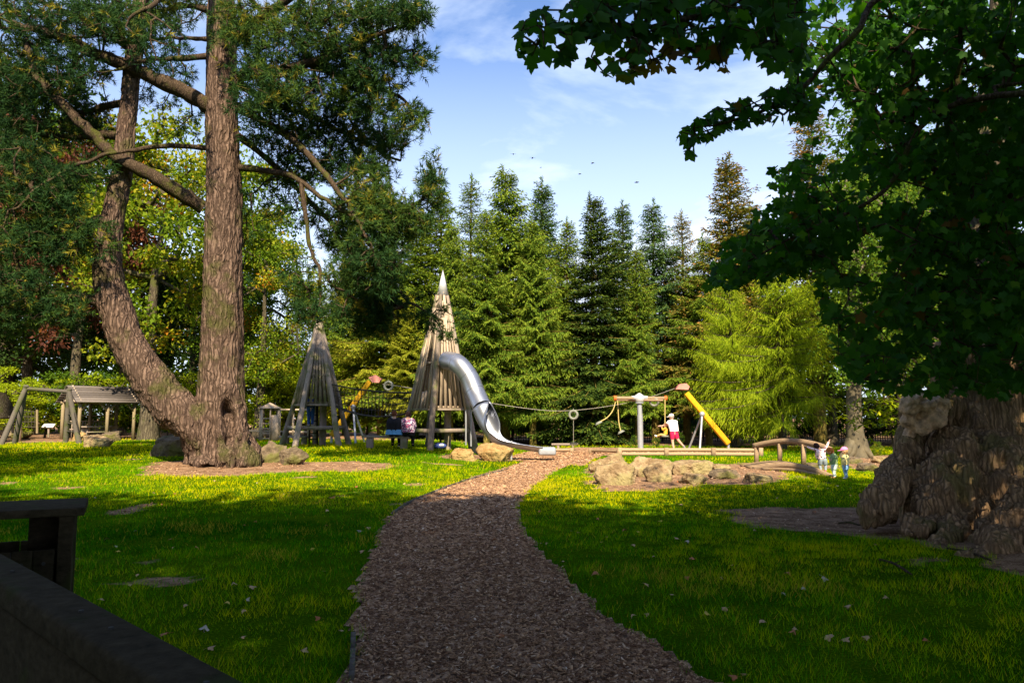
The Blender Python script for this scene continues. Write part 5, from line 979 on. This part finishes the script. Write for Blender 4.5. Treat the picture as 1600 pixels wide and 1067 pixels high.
# left hut
c = P(-22, 680, 39); root = thing('timber_hut', 'timber hut with sloping dark roof cut by the left edge', 'hut', (c[0], 39, Tz(c[0], 39))); z0 = Tz(c[0], 39); r0 = P(-22, 612, 39)[2]; e0 = P(5, 652, 39); q = MB()
for s_ in (-1, 1): p = [np.array([c[0], 37.7, r0]), np.array([c[0]+s_*(e0[0]-c[0]), 37.7, e0[2]])]; p += [p[1]+[0, 2.6, 0], p[0]+[0, 2.6, 0]]; V = np.array(p+[x-[0, 0, .08] for x in p]); q.add(V, [[0, 1, 2, 3], [7, 6, 5, 4], [0, 4, 5, 1], [1, 5, 6, 2], [2, 6, 7, 3], [3, 7, 4, 0]])
q.build('roof', M['dark_bark'], root); 
for a in (-1.0, 1.0): 
    for dy in (0, 2.2): q = MB(); q.bar([c[0]+a, 37.9+dy, z0], [c[0]+a, 37.9+dy, e0[2]+.2], .12, .12, up=(0, 1, 0)); q.build('post', M['pale_wood'], root)
q = MB(); q.box((c[0], 38, z0+.75), (2.0, .06, .12)); q.box((c[0], 38, z0+.4), (2.0, .06, .12)); q.build('rail', M['pale_wood'], root)
# sign
c = P(76, 677, 42); root = thing('information_board', 'small white tilted board on a post beyond the log frame', 'sign', c); q = MB(); q.box(P(76, 665, 42), (.62, .30, .05), rot=np.array([[1, 0, 0], [0, .8, -.6], [0, .6, .8]])); q.build('board', plain('white_board', (.62, .62, .58)), root); q = MB(); q.tube([c-[0, 0, .2], P(76, 666, 42)], .05, 8); q.build('post', M['grey_wood'], root)
# play hut
Yh = 41; c = P(420, 686, Yh); z0 = Tz(c[0], Yh)-.1; root = thing('play_hut', 'small pale timber play hut with ladder side and pyramid roof', 'play house', (c[0], Yh, z0)); W_ = .42; he = P(420, 638, Yh)[2]; ca_, sa_ = math.cos(.4), math.sin(.4)
def HP(u, v_, z): return np.array([c[0]+u*ca_-v_*sa_, Yh+u*sa_+v_*ca_, z])
for u in (-W_, W_):
    for v_ in (-W_, W_): q = MB(); q.bar(HP(u, v_, z0), HP(u, v_, he), .10, .10, up=(0, 1, 0)); q.build('post', M['pale_wood'], root)
q = MB(); q.bar(HP(W_*.5, -W_-.03, z0), HP(W_*.5, -W_-.03, he-.35), .42, .04, up=(0, 1, 0)); 
for k in range(4): q.bar(HP(W_+.03, -W_+.1+k*.21, z0), HP(W_+.03, -W_+.1+k*.21, he-.05), .04, .18, up=(1, 0, 0), var=rng.uniform())
q.build('wall', M['pale_wood'], root); q = MB()
for k in range(5): q.bar(HP(-W_, -W_-.03, z0+.2+k*.26), HP(0, -W_-.03, z0+.2+k*.26), .05, .05)
q.bar(HP(0, -W_-.03, z0), HP(0, -W_-.03, he), .06, .06, up=(0, 1, 0)); q.build('ladder', M['pale_wood'], root)
q = MB(); k = [HP(-W_-.15, -W_-.15, he), HP(W_+.15, -W_-.15, he), HP(W_+.15, W_+.15, he), HP(-W_-.15, W_+.15, he), HP(0, 0, he+.32)]; q.add(k, [[0, 1, 4], [1, 2, 4], [2, 3, 4], [3, 0, 4]]); q.add(k, [[3, 2, 1, 0]]); q.build('roof', M['pale_wood'], root)
q = MB(); a = P(385, 673, 42); b = P(480, 675, 42); q.bar(a, b, .05, .10); 
root = thing('timber_fence', 'low pale timber fence with a top rail behind the small play hut', 'fence', (P(430, 690, 42)[0], 42, Tz(-13, 42))); q.build('lower_rail', M['pale_wood'], root); q = MB(); q.bar(P(434, 640, 42), P(482, 640, 42), .07, .09); q.build('top_rail', M['pale_wood'], root)
for a in (386, 410, 434, 458, 482): q = MB(); q.bar(P(a, 688, 42), P(a, 672 if a < 434 else 639, 42), .1, .1, up=(0, 1, 0)); q.build('post', M['pale_wood'], root)
# steel railings behind the trees
root = thing('steel_railings', 'dark upright steel railings behind the spruce trunks', 'fence', (5, 51, 0)); x0, x1 = P(780, 680, 51)[0], P(1420, 680, 51)[0]; q = MB()
for x in np.arange(x0, x1, .16): q.box((x, 51, .78), (.045, .02, 1.5))
for z in (.25, 1.3): q.box(((x0+x1)/2, 51.03, z), (x1-x0, .03, .05))
q.build('pales', M['railing'], root)
for x in np.arange(x0, x1, 2.7): q = MB(); q.box((x, 51.06, .85), (.08, .06, 1.7)); q.build('post', M['railing'], root)
# ---------------------------------------------------------------- bin and foreground fence
Yn = 4.9; zt = P(60, 792, Yn)[2]
root = thing('litter_bin', 'dark square timber litter bin with open sides in the left foreground', 'bin', (-3.25, Yn+.3, 0)); xr = P(113, 850, Yn)[0]; wB = .62; rz_ = R(3)
KB = len(bpy.data.objects)
q = MB(); q.box((xr+.05-.36, Yn+.28, zt-.025), (.74, .66, .05)); bevel(q.build('lid', M['dark_wood'], root), .006)
hz = zt-.05
for x in (xr-.04, xr-wB+.04):
    for y in (Yn+.04, Yn+.52): q = MB(); q.box((x, y, hz/2), (.08, .08, hz)); bevel(q.build('post', M['dark_wood'], root), .006)
q = MB(); q.box((xr-.16, Yn+.52, hz-.14), (.24, .03, .28)); q.box((xr-.02, Yn+.28, hz-.15), (.03, .4, .28)); q.build('upper_panel', M['dark_wood'], root)
ht = P(50, 857, Yn)[2]
q = MB()
for k in range(4): q.box((xr-.12-.117*k-.03, Yn+.025, ht/2), (.113, .03, ht), var=rng.uniform()); q.box((xr-.12-.117*k-.03, Yn+.54, ht/2), (.113, .03, ht-.01), var=rng.uniform())
for k in range(3): q.box((xr-.02, Yn+.15+.13*k, ht/2), (.03, .125, ht-.005), var=rng.uniform()); q.box((xr-wB+.02, Yn+.15+.13*k, ht/2), (.03, .125, ht-.005), var=rng.uniform())
bevel(q.build('side_panel', M['dark_wood'], root), .004)
q = MB()
for k in range(4):
    for zz in (.12, ht-.08): x_ = xr-.12-.117*k-.03; q.tube([[x_, Yn+.012, zz], [x_, Yn+.004, zz]], .011, 8)
q.build('bolts', M['black'], root)
q = MB(); q.box((xr-wB/2, Yn+.28, ht-.08), (wB-.1, .46, .02)); q.build('liner', M['black'], root)
ap_ = Matrix.Translation((xr, Yn, 0)) @ Matrix.Rotation(R(27), 4, 'Z') @ Matrix.Translation((-xr, -Yn, 0)); of_ = Matrix.Translation(tuple(LOC[root]))
for ch_ in KIDS[root]: ch_.data.transform(of_.inverted() @ ap_ @ of_)
fa = np.array([-3.9, 5.05, 0]); 
a = P(-200, 880, 4.4); e1 = P(0, 886, 3.55); e2 = P(340, 1067, 1.95); dd = nrm((e2-e1)*[1, 1, 0]); zt = (e1[2]+e2[2])/2
sA = e1*[1, 1, 0]-dd*1.6; sB = e2*[1, 1, 0]+dd*1.2
root = thing('timber_rail_fence', 'thick dark weathered timber rail fence crossing the lower left corner', 'fence', ((sA+sB)/2)); per_ = np.array([dd[1], -dd[0], 0])
q = MB(); q.bar(sA+[0, 0, zt-.055], sB+[0, 0, zt-.055], .17, .10); o = q.build('cap_rail', M['dark_wood'], root); bevel(o, .02, 3)
q = MB()
for t_ in (.3, .36, .55, .61, .75): p = sA+(sB-sA)*t_; q.tube([p+[0, 0, zt-.004], p+[0, 0, zt+.003]], .008, 10)
q.build('bolts', M['black'], root)
q = MB(); q.bar(sA+[0, 0, zt-.32], sB+[0, 0, zt-.32], .13, .40); bevel(q.build('board', M['dark_wood'], root), .02, 3)
for t_ in (.05, .95): q = MB(); p = sA+(sB-sA)*t_; q.bar(p, p+[0, 0, zt-.12], .16, .16, up=(0, 1, 0)); q.build('post', M['dark_wood'], root)
# blue bag by the tower
c = G(684, 701); root = thing('bag', 'small blue and white bag on grass at the slide tower front leg', 'bag', c); q = MB(); q.ball(c+[0.1, 0, .12], (.27, .18, .14), 8); q.build('body', plain('blue_cloth', (.05, .08, .28)), root, smooth=True); q = MB(); q.ball(c+[.16, -.1, .15], (.12, .1, .07), 8); q.build('pocket', plain('white_cloth', (.6, .6, .65)), root); q = MB(); q.tube(catmull([c+[-.05, 0, .2], c+[.05, 0, .32], c+[.2, 0, .2]], 4), .012, 5); q.build('strap', M['black'], root)
# ---------------------------------------------------------------- people
BON = [('pelvis', 'belly'), ('belly', 'chest'), ('chest', 'neck'), ('neck', 'skull'), ('chest', 'shL'), ('shL', 'elL'), ('elL', 'wrL'), ('chest', 'shR'), ('shR', 'elR'), ('elR', 'wrR'), ('pelvis', 'hipL'), ('hipL', 'knL'), ('knL', 'anL'), ('anL', 'toL'), ('pelvis', 'hipR'), ('hipR', 'knR'), ('knR', 'anR'), ('anR', 'toR')]
RAD = dict(pelvis=.095, belly=.085, chest=.095, neck=.034, skull=.03, shL=.05, elL=.030, wrL=.019, hipL=.068, knL=.040, anL=.025, toL=.020)
for k_ in list(RAD):
    if k_.endswith('L'): RAD[k_[:-1]+'R'] = RAD[k_]
def skin(J, bones, rad, sub=1, extra=None):
    names = []; 
    for a, b in bones:
        for x in (a, b):
            if x not in names: names.append(x)
    if 'pelvis' in names: names.remove('pelvis'); names.insert(0, 'pelvis')
    me = bpy.data.meshes.new('s'); me.from_pydata([tuple(J[n]) for n in names], [(names.index(a), names.index(b)) for a, b in bones], [])
    o = bpy.data.objects.new('s', me); col.objects.link(o); s = o.modifiers.new('s', 'SKIN'); s.branch_smoothing = .5
    for i, n in enumerate(names): r = rad[n]; me.skin_vertices[0].data[i].radius = (r, r) if np.isscalar(r) else r; me.skin_vertices[0].data[i].use_root = (i == 0)
    q = o.modifiers.new('u', 'SUBSURF'); q.levels = q.render_levels = sub
    dg = bpy.context.evaluated_depsgraph_get(); m2 = bpy.data.meshes.new_from_object(o.evaluated_get(dg)); n = len(m2.vertices); V = np.zeros(n*3); m2.vertices.foreach_get('co', V)
    F4 = [tuple(p.vertices) for p in m2.polygons if len(p.vertices) == 4]; F3 = [tuple(p.vertices) for p in m2.polygons if len(p.vertices) == 3]; bpy.data.objects.remove(o); bpy.data.meshes.remove(m2)
    return V.reshape(-1, 3), F4, F3
def addskin(q, t):
    V, F4, F3 = t; n0 = q.n
    q.add(V, F4)
    if F3: q.F.append(np.array(F3)+n0); q.A.append(np.full(len(F3), .5))
def person(loc, yaw, h, J, label, garments, hair, skinc=(.55, .33, .24), headk=.066, hat=None, group=None, fat=1.0, shoes=None, hairlen=0.0):
    root = thing('person', label, 'person', loc, group); Rz = rotz(yaw); L0 = np.array(loc, float)
    W3 = {k: L0+Rz@(np.array(v, float)*h) for k, v in J.items()}
    rad = {k: v*h*(fat if k in ('pelvis', 'belly', 'chest', 'hipL', 'hipR') else 1) for k, v in RAD.items()}
    hd = nrm(W3['skull']-W3['neck']); face = Rz@nrm(np.array(J.get('look', (0, 1, 0)), float)); face = nrm(face-hd*np.dot(face, hd)); side = np.cross(face, hd)
    hc = W3['skull']+hd*headk*h*.55; q = MB(); addskin(q, skin(W3, BON, rad, 1))
    n0 = q.n; q.ball((0, 0, 0), (headk*h*.80, headk*h*.95, headk*h*1.18), 10); B_ = np.stack([side, face, hd], 1); q.V[-1] = q.V[-1]@B_.T+hc
    q.ball(hc+face*headk*h*.98-hd*headk*h*.1, headk*h*.16, 4); 
    for s_ in (-1, 1): q.ball(hc+side*s_*headk*h*.80-hd*headk*h*.1, headk*h*.2, 4); q.ball(hc+side*s_*headk*h*.3+face*headk*h*.86+hd*headk*h*.1, headk*h*.1, 4)
    q.tube([hc+face*headk*h*.88-hd*headk*h*.5-side*headk*h*.25, hc+face*headk*h*.92-hd*headk*h*.5+side*headk*h*.25], headk*h*.06, 4)
    for s_, el, wr in ((-1, 'elL', 'wrL'), (1, 'elR', 'wrR')):
        d = nrm(W3[wr]-W3[el]); w = nrm(np.cross(d, [0.1, .2, 1])); pc = W3[wr]+d*h*.03; q.tube([W3[wr], pc, pc+d*h*.022], [.017*h, .024*h, .020*h], 8, flat=.6); nn = np.cross(d, w)
        for f in range(4): st = pc+d*h*.02+w*h*.0105*(f-1.5); ln = h*(.040, .046, .043, .034)[f]; q.tube([st, st+d*ln*.55, st+d*ln*.9+nn*ln*.3], [.0058*h, .0052*h, .004*h], 5)
        st = pc-w*h*.02; q.tube([st, st+nrm(d-w*.8)*h*.022, st+nrm(d*1.3-w*.5)*h*.042], [.0068*h, .006*h, .005*h], 5)
    q.build('body', plain('skin_tone', skinc, rough=.6, var=.05), root, smooth=True)
    up_ = hd; lat = nrm(W3['shR']-W3['shL'])
    def tb(q, ks, rs, n=10, flat=1.0): q.tube(catmull(ks, 4), catmull([[r*h, 0, 0] for r in rs], 4)[:, 0], n, flat=flat)
    def mid(a, b, f): return W3[a]*(1-f)+W3[b]*f
    for nm, mt, kind, sl in garments:
        q = MB(); rt = rad['chest']/h
        if kind == 'top':
            for s_ in (-.5, 0, .5): o_ = lat*rt*h*s_*.9; tb(q, [W3['pelvis']+o_*.9+(W3['belly']-W3['pelvis'])*.25, W3['belly']+o_, W3['chest']+o_, mid('chest', 'neck', .62)+o_*.8, mid('chest', 'neck', .85)+o_*.5], [rt*.86, rt*.88, rt*.92, rt*.70, rt*.35])
            for s_ in 'LR':
                f = .62 if sl == 'short' else 1
                if sl != 'none':
                    tb(q, [mid('sh'+s_, 'chest', .3), W3['sh'+s_], mid('sh'+s_, 'el'+s_, f)], [.046, .047, .040])
                    if sl == 'long': tb(q, [W3['el'+s_], mid('el'+s_, 'wr'+s_, .9)], [.040, .029])
        elif kind == 'sleeves':
            for s_ in 'LR': tb(q, [W3['sh'+s_], W3['el'+s_], mid('el'+s_, 'wr'+s_, .9)], [.046, .040, .029])
        elif kind == 'waist':
            for s_ in (-.55, 0, .55): o_ = lat*rad['pelvis']*s_; tb(q, [W3['pelvis']+o_-up_*.05*h, W3['belly']*.6+W3['pelvis']*.4+o_], [rad['pelvis']/h*.98, rad['pelvis']/h*.86], 12)
        else:
            for s_ in 'LR':
                rl = rad['hip'+s_]/h; tb(q, [mid('pelvis', 'belly', .35)+(W3['hip'+s_]-W3['pelvis'])*.5, W3['hip'+s_], mid('hip'+s_, 'kn'+s_, .72)], [rl*1.0, rl*1.02, rl*.80])
                if kind == 'long': tb(q, [mid('hip'+s_, 'kn'+s_, .6), W3['kn'+s_], mid('kn'+s_, 'an'+s_, .92)], [rl*.92, .050, .038])
        q.build(nm, mt, root, smooth=True)
    if shoes:
        for s_ in 'LR': q = MB(); a, t = W3['an'+s_], W3['to'+s_]; u = nrm(t-a); q.tube([a-u*.008*h+[0, 0, .01*h], a+u*.02*h-[0, 0, .006*h], t+u*.012*h], [.030*h, .031*h, .021*h], 8); q.build('shoe', shoes, root, smooth=True)
    q = MB(); q.ball((0, 0, 0), (headk*h*.9, headk*h*1.0, headk*h*1.14), 12); V = q.V[-1]; V[:, 1] = np.where(V[:, 1] > headk*h*.35, np.minimum(V[:, 1], headk*h*.45+np.maximum(V[:, 2]-headk*h*.45, 0)*.9), V[:, 1]); V = V*(1+.05*vn(V*60/h, 3))[:, None]
    if hairlen: V[:, 2] = np.where((V[:, 2] < 0) & (V[:, 1] < .2*headk*h), V[:, 2]*(1+hairlen), V[:, 2])
    q.V[-1] = V@B_.T+hc-face*headk*h*.10+hd*headk*h*.10; q.build('hair', hair, root, smooth=True)
    if hat:
        q = MB(); q.ball((0, 0, 0), (headk*h*1.0, headk*h*1.12, headk*h*1.05), 12); V = q.V[-1]; V[:, 2] = np.maximum(V[:, 2], -.05*headk*h); V[:, 2] *= .95; q.V[-1] = V@B_.T+hc+hd*headk*h*.32-face*headk*h*.05
        hf = {'f': face}.get('f'); pk = hc+hd*headk*h*.42+face*headk*h*.9; q.box(pk+face*headk*h*.45-hd*.05*headk*h, (headk*h*1.3, headk*h*1.1, headk*h*.12), rot=B_); o = q.build('cap', hat, root, smooth=False)
    return root
def mirror(J):
    K = dict(J)
    for k in J:
        if k.endswith('L') and k[:-1]+'R' not in J: K[k[:-1]+'R'] = (-J[k][0], J[k][1], J[k][2])
    return K
STAND = dict(pelvis=(0, 0, .52), belly=(0, .005, .61), chest=(0, 0, .73), neck=(0, .0, .83), skull=(0, .01, .885), shL=(-.105, 0, .79), elL=(-.13, -.01, .62), wrL=(-.13, .04, .49), hipL=(-.052, 0, .49), knL=(-.055, .01, .28), anL=(-.055, -.01, .04), toL=(-.06, .08, .018))
SIT = dict(pelvis=(0, 0, .06), belly=(0, .0, .16), chest=(0, .0, .28), neck=(0, .0, .385), skull=(0, .01, .435), shL=(-.11, 0, .345), elL=(-.145, .05, .20), wrL=(-.07, .17, .14), hipL=(-.06, .04, .055), knL=(-.07, .27, .06), anL=(-.075, .28, -.20), toL=(-.08, .36, -.225))
TOP = [('pelvis', 'belly'), ('belly', 'chest'), ('chest', 'shL'), ('shL', 'half_elL'), ('chest', 'shR'), ('shR', 'half_elR')]
LONGT = [('pelvis', 'belly'), ('belly', 'chest'), ('chest', 'shL'), ('shL', 'elL'), ('elL', 'wrL'), ('chest', 'shR'), ('shR', 'elR'), ('elR', 'wrR')]
SHORTS = [('pelvis', 'hipL'), ('hipL', 'half_knL'), ('pelvis', 'hipR'), ('hipR', 'half_knR')]
TROUS = [('pelvis', 'hipL'), ('hipL', 'knL'), ('knL', 'anL'), ('pelvis', 'hipR'), ('hipR', 'knR'), ('knR', 'anR')]
def cloth(n, c): return plain(n, c, var=.12, scale=12, rough=.85, spec=.1)
def spotted(n, c0, cs, sc=28):
    m = mat(n); v = N(m, 'ShaderNodeTexVoronoi'); v.inputs['Scale'].default_value = sc; t = N(m, 'ShaderNodeTexCoord'); LK(m, t.outputs['Object'], v.inputs['Vector']); s = N(m, 'ShaderNodeSeparateColor'); LK(m, v.outputs['Color'], s.inputs[0])
    st = [(i/(len(cs)+1), c) for i, c in enumerate([c0]+cs)]; r = ramp(m, s.outputs[0], st); m.node_tree.nodes[-1]; 
    for n_ in m.node_tree.nodes:
        if n_.type == 'VALTORGB': n_.color_ramp.interpolation = 'CONSTANT'
    return finish(m, r, rough=.85)
black = cloth('black_cloth', (.015, .015, .02)); brownh = cloth('brown_hair', (.10, .035, .018)); darkh = cloth('dark_hair', (.03, .015, .015))
# seated women (backs to the camera, bench seat 0.5 m)
Yw = G(600, 700)[1]+.0
for (px, lb, g_, hr_, fat) in ((616, 'seated woman with reddish hair, black top and blue denim waist, left on the bench', [('top', black, 'top', 'short'), ('leggings', black, 'long', 0), ('denim_jacket', cloth('blue_denim', (.10, .27, .50)), 'waist', 0)], brownh, 1.35), (637.5, 'seated woman with dark hair and flowery blouse, right on the bench', [('blouse', spotted('flowery_blouse', (.10, .05, .12), [(.55, .45, .55), (.30, .06, .14), (.06, .05, .12)]), 'top', 'long'), ('trousers', black, 'long', 0)], darkh, 1.3)):
    x = P(px, 690, Yw)[0]; z = Tz(x, Yw); J = mirror(SIT); J['look'] = (.5, 1, 0) if px < 620 else (-.25, 1, 0)
    person((x, Yw-.06, z+.51), 0, 1.78, J, lb, g_, hr_, fat=fat, shoes=black)
# man pushing
x, y = P(1053, 706, 36.2)[0], 36.2
J = mirror(STAND); J.update(pelvis=(.02, 0, .50), belly=(.01, .01, .60), chest=(-.01, .03, .72), neck=(-.02, .04, .82), skull=(-.03, .05, .87), shL=(-.10, .04, .77), shR=(.08, .06, .77), elL=(-.19, .13, .68), wrL=(-.30, .17, .66), elR=(-.10, .19, .68), wrR=(-.28, .20, .67), hipL=(-.03, 0, .47), knL=(-.03, .02, .27), anL=(.0, 0, .04), toL=(-.07, .03, .018), hipR=(.06, .02, .47), knR=(.12, .03, .29), anR=(.27, .06, .13), toR=(.32, .08, .06), look=(-1, .5, 0))
person((x, y, Tz(x, y)), 0, 1.76, J, 'man in white shirt, white cap and red shorts pushing the swinging child', [('shirt', cloth('white_shirt', (.80, .80, .84)), 'top', 'short'), ('shorts', cloth('crimson_shorts', (.55, .02, .09)), 'short', 0)], cloth('grey_hair', (.25, .22, .2)), hat=cloth('white_cap', (.82, .82, .82)), shoes=cloth('grey_shoes', (.25, .25, .28)))
# child on the rope seat
c = P(1040, 682, 36.3); J = mirror(SIT); J.update(pelvis=(0, 0, .07), belly=(.02, .0, .16), chest=(.03, .0, .28), neck=(.02, .0, .36), skull=(.02, .0, .42), elL=(-.10, .10, .28), wrL=(-.02, .14, .36), elR=(.10, .10, .28), wrR=(.02, .14, .38), knL=(-.08, .20, .08), anL=(-.09, .36, .02), toL=(-.09, .43, .05), knR=(.08, .20, .08), anR=(.09, .36, .0), toR=(.09, .43, .02))
person(c, R(75), 1.12, J, 'child in yellow and brown clothes sitting on the rope seat', [('top', cloth('mustard_top', (.50, .30, .04)), 'top', 'long'), ('trousers', cloth('tan_trousers', (.42, .26, .10)), 'long', 0)], brownh, shoes=cloth('white_shoes', (.75, .75, .8)), headk=.085)
# toddlers
TOD = dict(pelvis=(0, 0, .42), belly=(0, .01, .52), chest=(0, 0, .64), neck=(0, 0, .745), skull=(0, .01, .80), shL=(-.11, 0, .70), elL=(-.14, 0, .56), wrL=(-.13, .06, .45), hipL=(-.055, 0, .40), knL=(-.06, .01, .22), anL=(-.06, -.01, .04), toL=(-.065, .08, .02))
J = mirror(TOD); J.update(shL=(-.12, 0, .71), elL=(-.28, .02, .76), wrL=(-.42, .04, .82), shR=(.12, 0, .72), elR=(.22, .02, .84), wrR=(.30, .05, .99), pelvis=(.05, 0, .40), hipL=(-.01, 0, .38), hipR=(.11, 0, .38), knL=(-.02, .04, .21), anL=(.0, 0, .04), knR=(.16, .04, .21), anR=(.14, 0, .04), toL=(-.02, .07, .02), toR=(.13, .08, .02), skull=(-.06, .03, .79), neck=(-.02, .01, .74))
c = BP(1283, 737, .1); person(c, R(-6), .84, J, 'toddler in pink spotted jacket and grey leggings with arms out on the bridge end', [('jacket', spotted('pink_spotted_cloth', (.80, .60, .60), [(.80, .62, .62), (.75, .50, .52), (.10, .05, .08)], 22), 'top', 'long'), ('leggings', cloth('grey_leggings', (.22, .27, .32)), 'long', 0)], darkh, headk=.10, fat=1.3, shoes=cloth('pink_shoes', (.70, .16, .18)))
J = mirror(TOD); J.update(elL=(-.13, .06, .55), wrL=(-.06, .13, .62), elR=(.14, .03, .54), wrR=(.08, .14, .46), skull=(-.01, .05, .79))
c = G(1304, 747); person(c, R(60), .84, J, 'toddler with ginger hair in green vest and pale trousers beside the bridge end', [('vest', cloth('green_vest', (.20, .30, .14)), 'top', 'none'), ('sleeves', cloth('beige_sleeves', (.48, .36, .26)), 'sleeves', 0), ('trousers', cloth('pale_trousers', (.55, .66, .64)), 'long', 0)], cloth('ginger_hair', (.42, .13, .03)), headk=.105, fat=1.35, shoes=cloth('tan_shoes', (.60, .30, .10)))
J = mirror(TOD); J.update(elL=(-.15, -.01, .56), wrL=(-.16, .04, .45))
c = G(1322, 748); person(c, R(75), .84, J, 'toddler in pink cap, yellow jacket and blue jeans standing on the grass', [('jacket', cloth('yellow_jacket', (.72, .60, .27)), 'top', 'long'), ('jeans', cloth('light_jeans', (.20, .38, .66)), 'long', 0)], cloth('fair_hair', (.5, .28, .12)), headk=.10, fat=1.3, hat=cloth('pink_cap', (.72, .22, .46)), shoes=cloth('pale_shoes', (.6, .6, .58)), hairlen=.4)
# climber inside the left tower
c = np.array([i1[0]-.30, i1[1]+.1, i1[4]+.07]); J = mirror(STAND); J.update(elL=(-.13, .1, .66), wrL=(-.1, .2, .75), elR=(.13, .1, .66), wrR=(.1, .2, .75)); person(c, R(15), 1.45, J, 'climber in blue jeans standing inside the left tower with only legs showing', [('jumper', cloth('navy_jumper', (.03, .06, .20)), 'top', 'long'), ('jeans', cloth('dark_blue_jeans', (.03, .09, .30)), 'long', 0)], brownh, shoes=cloth('pale_trainers', (.55, .52, .45)))
# ---------------------------------------------------------------- birds
bm_ = cloth('bird_feathers', (.03, .03, .035))
for i, (px, py, s_, w) in enumerate(((802, 241, .16, 'upper left'), (832, 247, .18, 'second from the left'), (926, 255, .17, 'above the dark central spruce'), (906, 272, .15, 'just below the one above the dark spruce'), (995, 285, .20, 'palest, rightmost'), (870, 321, .14, 'lowest, between two spruce tops'), (845, 262, .10, 'tiny one near the centre'))):
    c = P(px, py, 33+i); q = MB(); t_ = .3*i; Rm_ = rotz(t_); q.tube([c+Rm_@np.array([0, -s_*.5, 0]), c, c+Rm_@np.array([0, s_*.6, 0])], [.01*s_/.15, .028*s_/.15, .008*s_/.15], 6); root = thing('swallow', 'small dark flying swallow in the sky, '+w, 'bird', c, 'swallows flying above the spruces'); q.build('body', bm_, root)
    for sd_ in (-1, 1):
        V = np.array([[0, .03, 0], [0, -.03, 0], [sd_*.5, -.02, .14], [sd_*1.0, -.22, .05], [sd_*.5, .10, .16]])*s_*.8; V = V@Rm_.T+c; V = np.vstack([V, V-[0, 0, .006]]); q = MB(); q.add(V, [[0, 1, 2], [0, 2, 4], [2, 3, 4], [5, 7, 6], [5, 9, 7], [7, 9, 8]]); q.add(V, [[1, 0, 5, 6], [0, 4, 9, 5], [4, 3, 8, 9], [3, 2, 7, 8], [2, 1, 6, 7]]); q.build('wing', bm_, root)
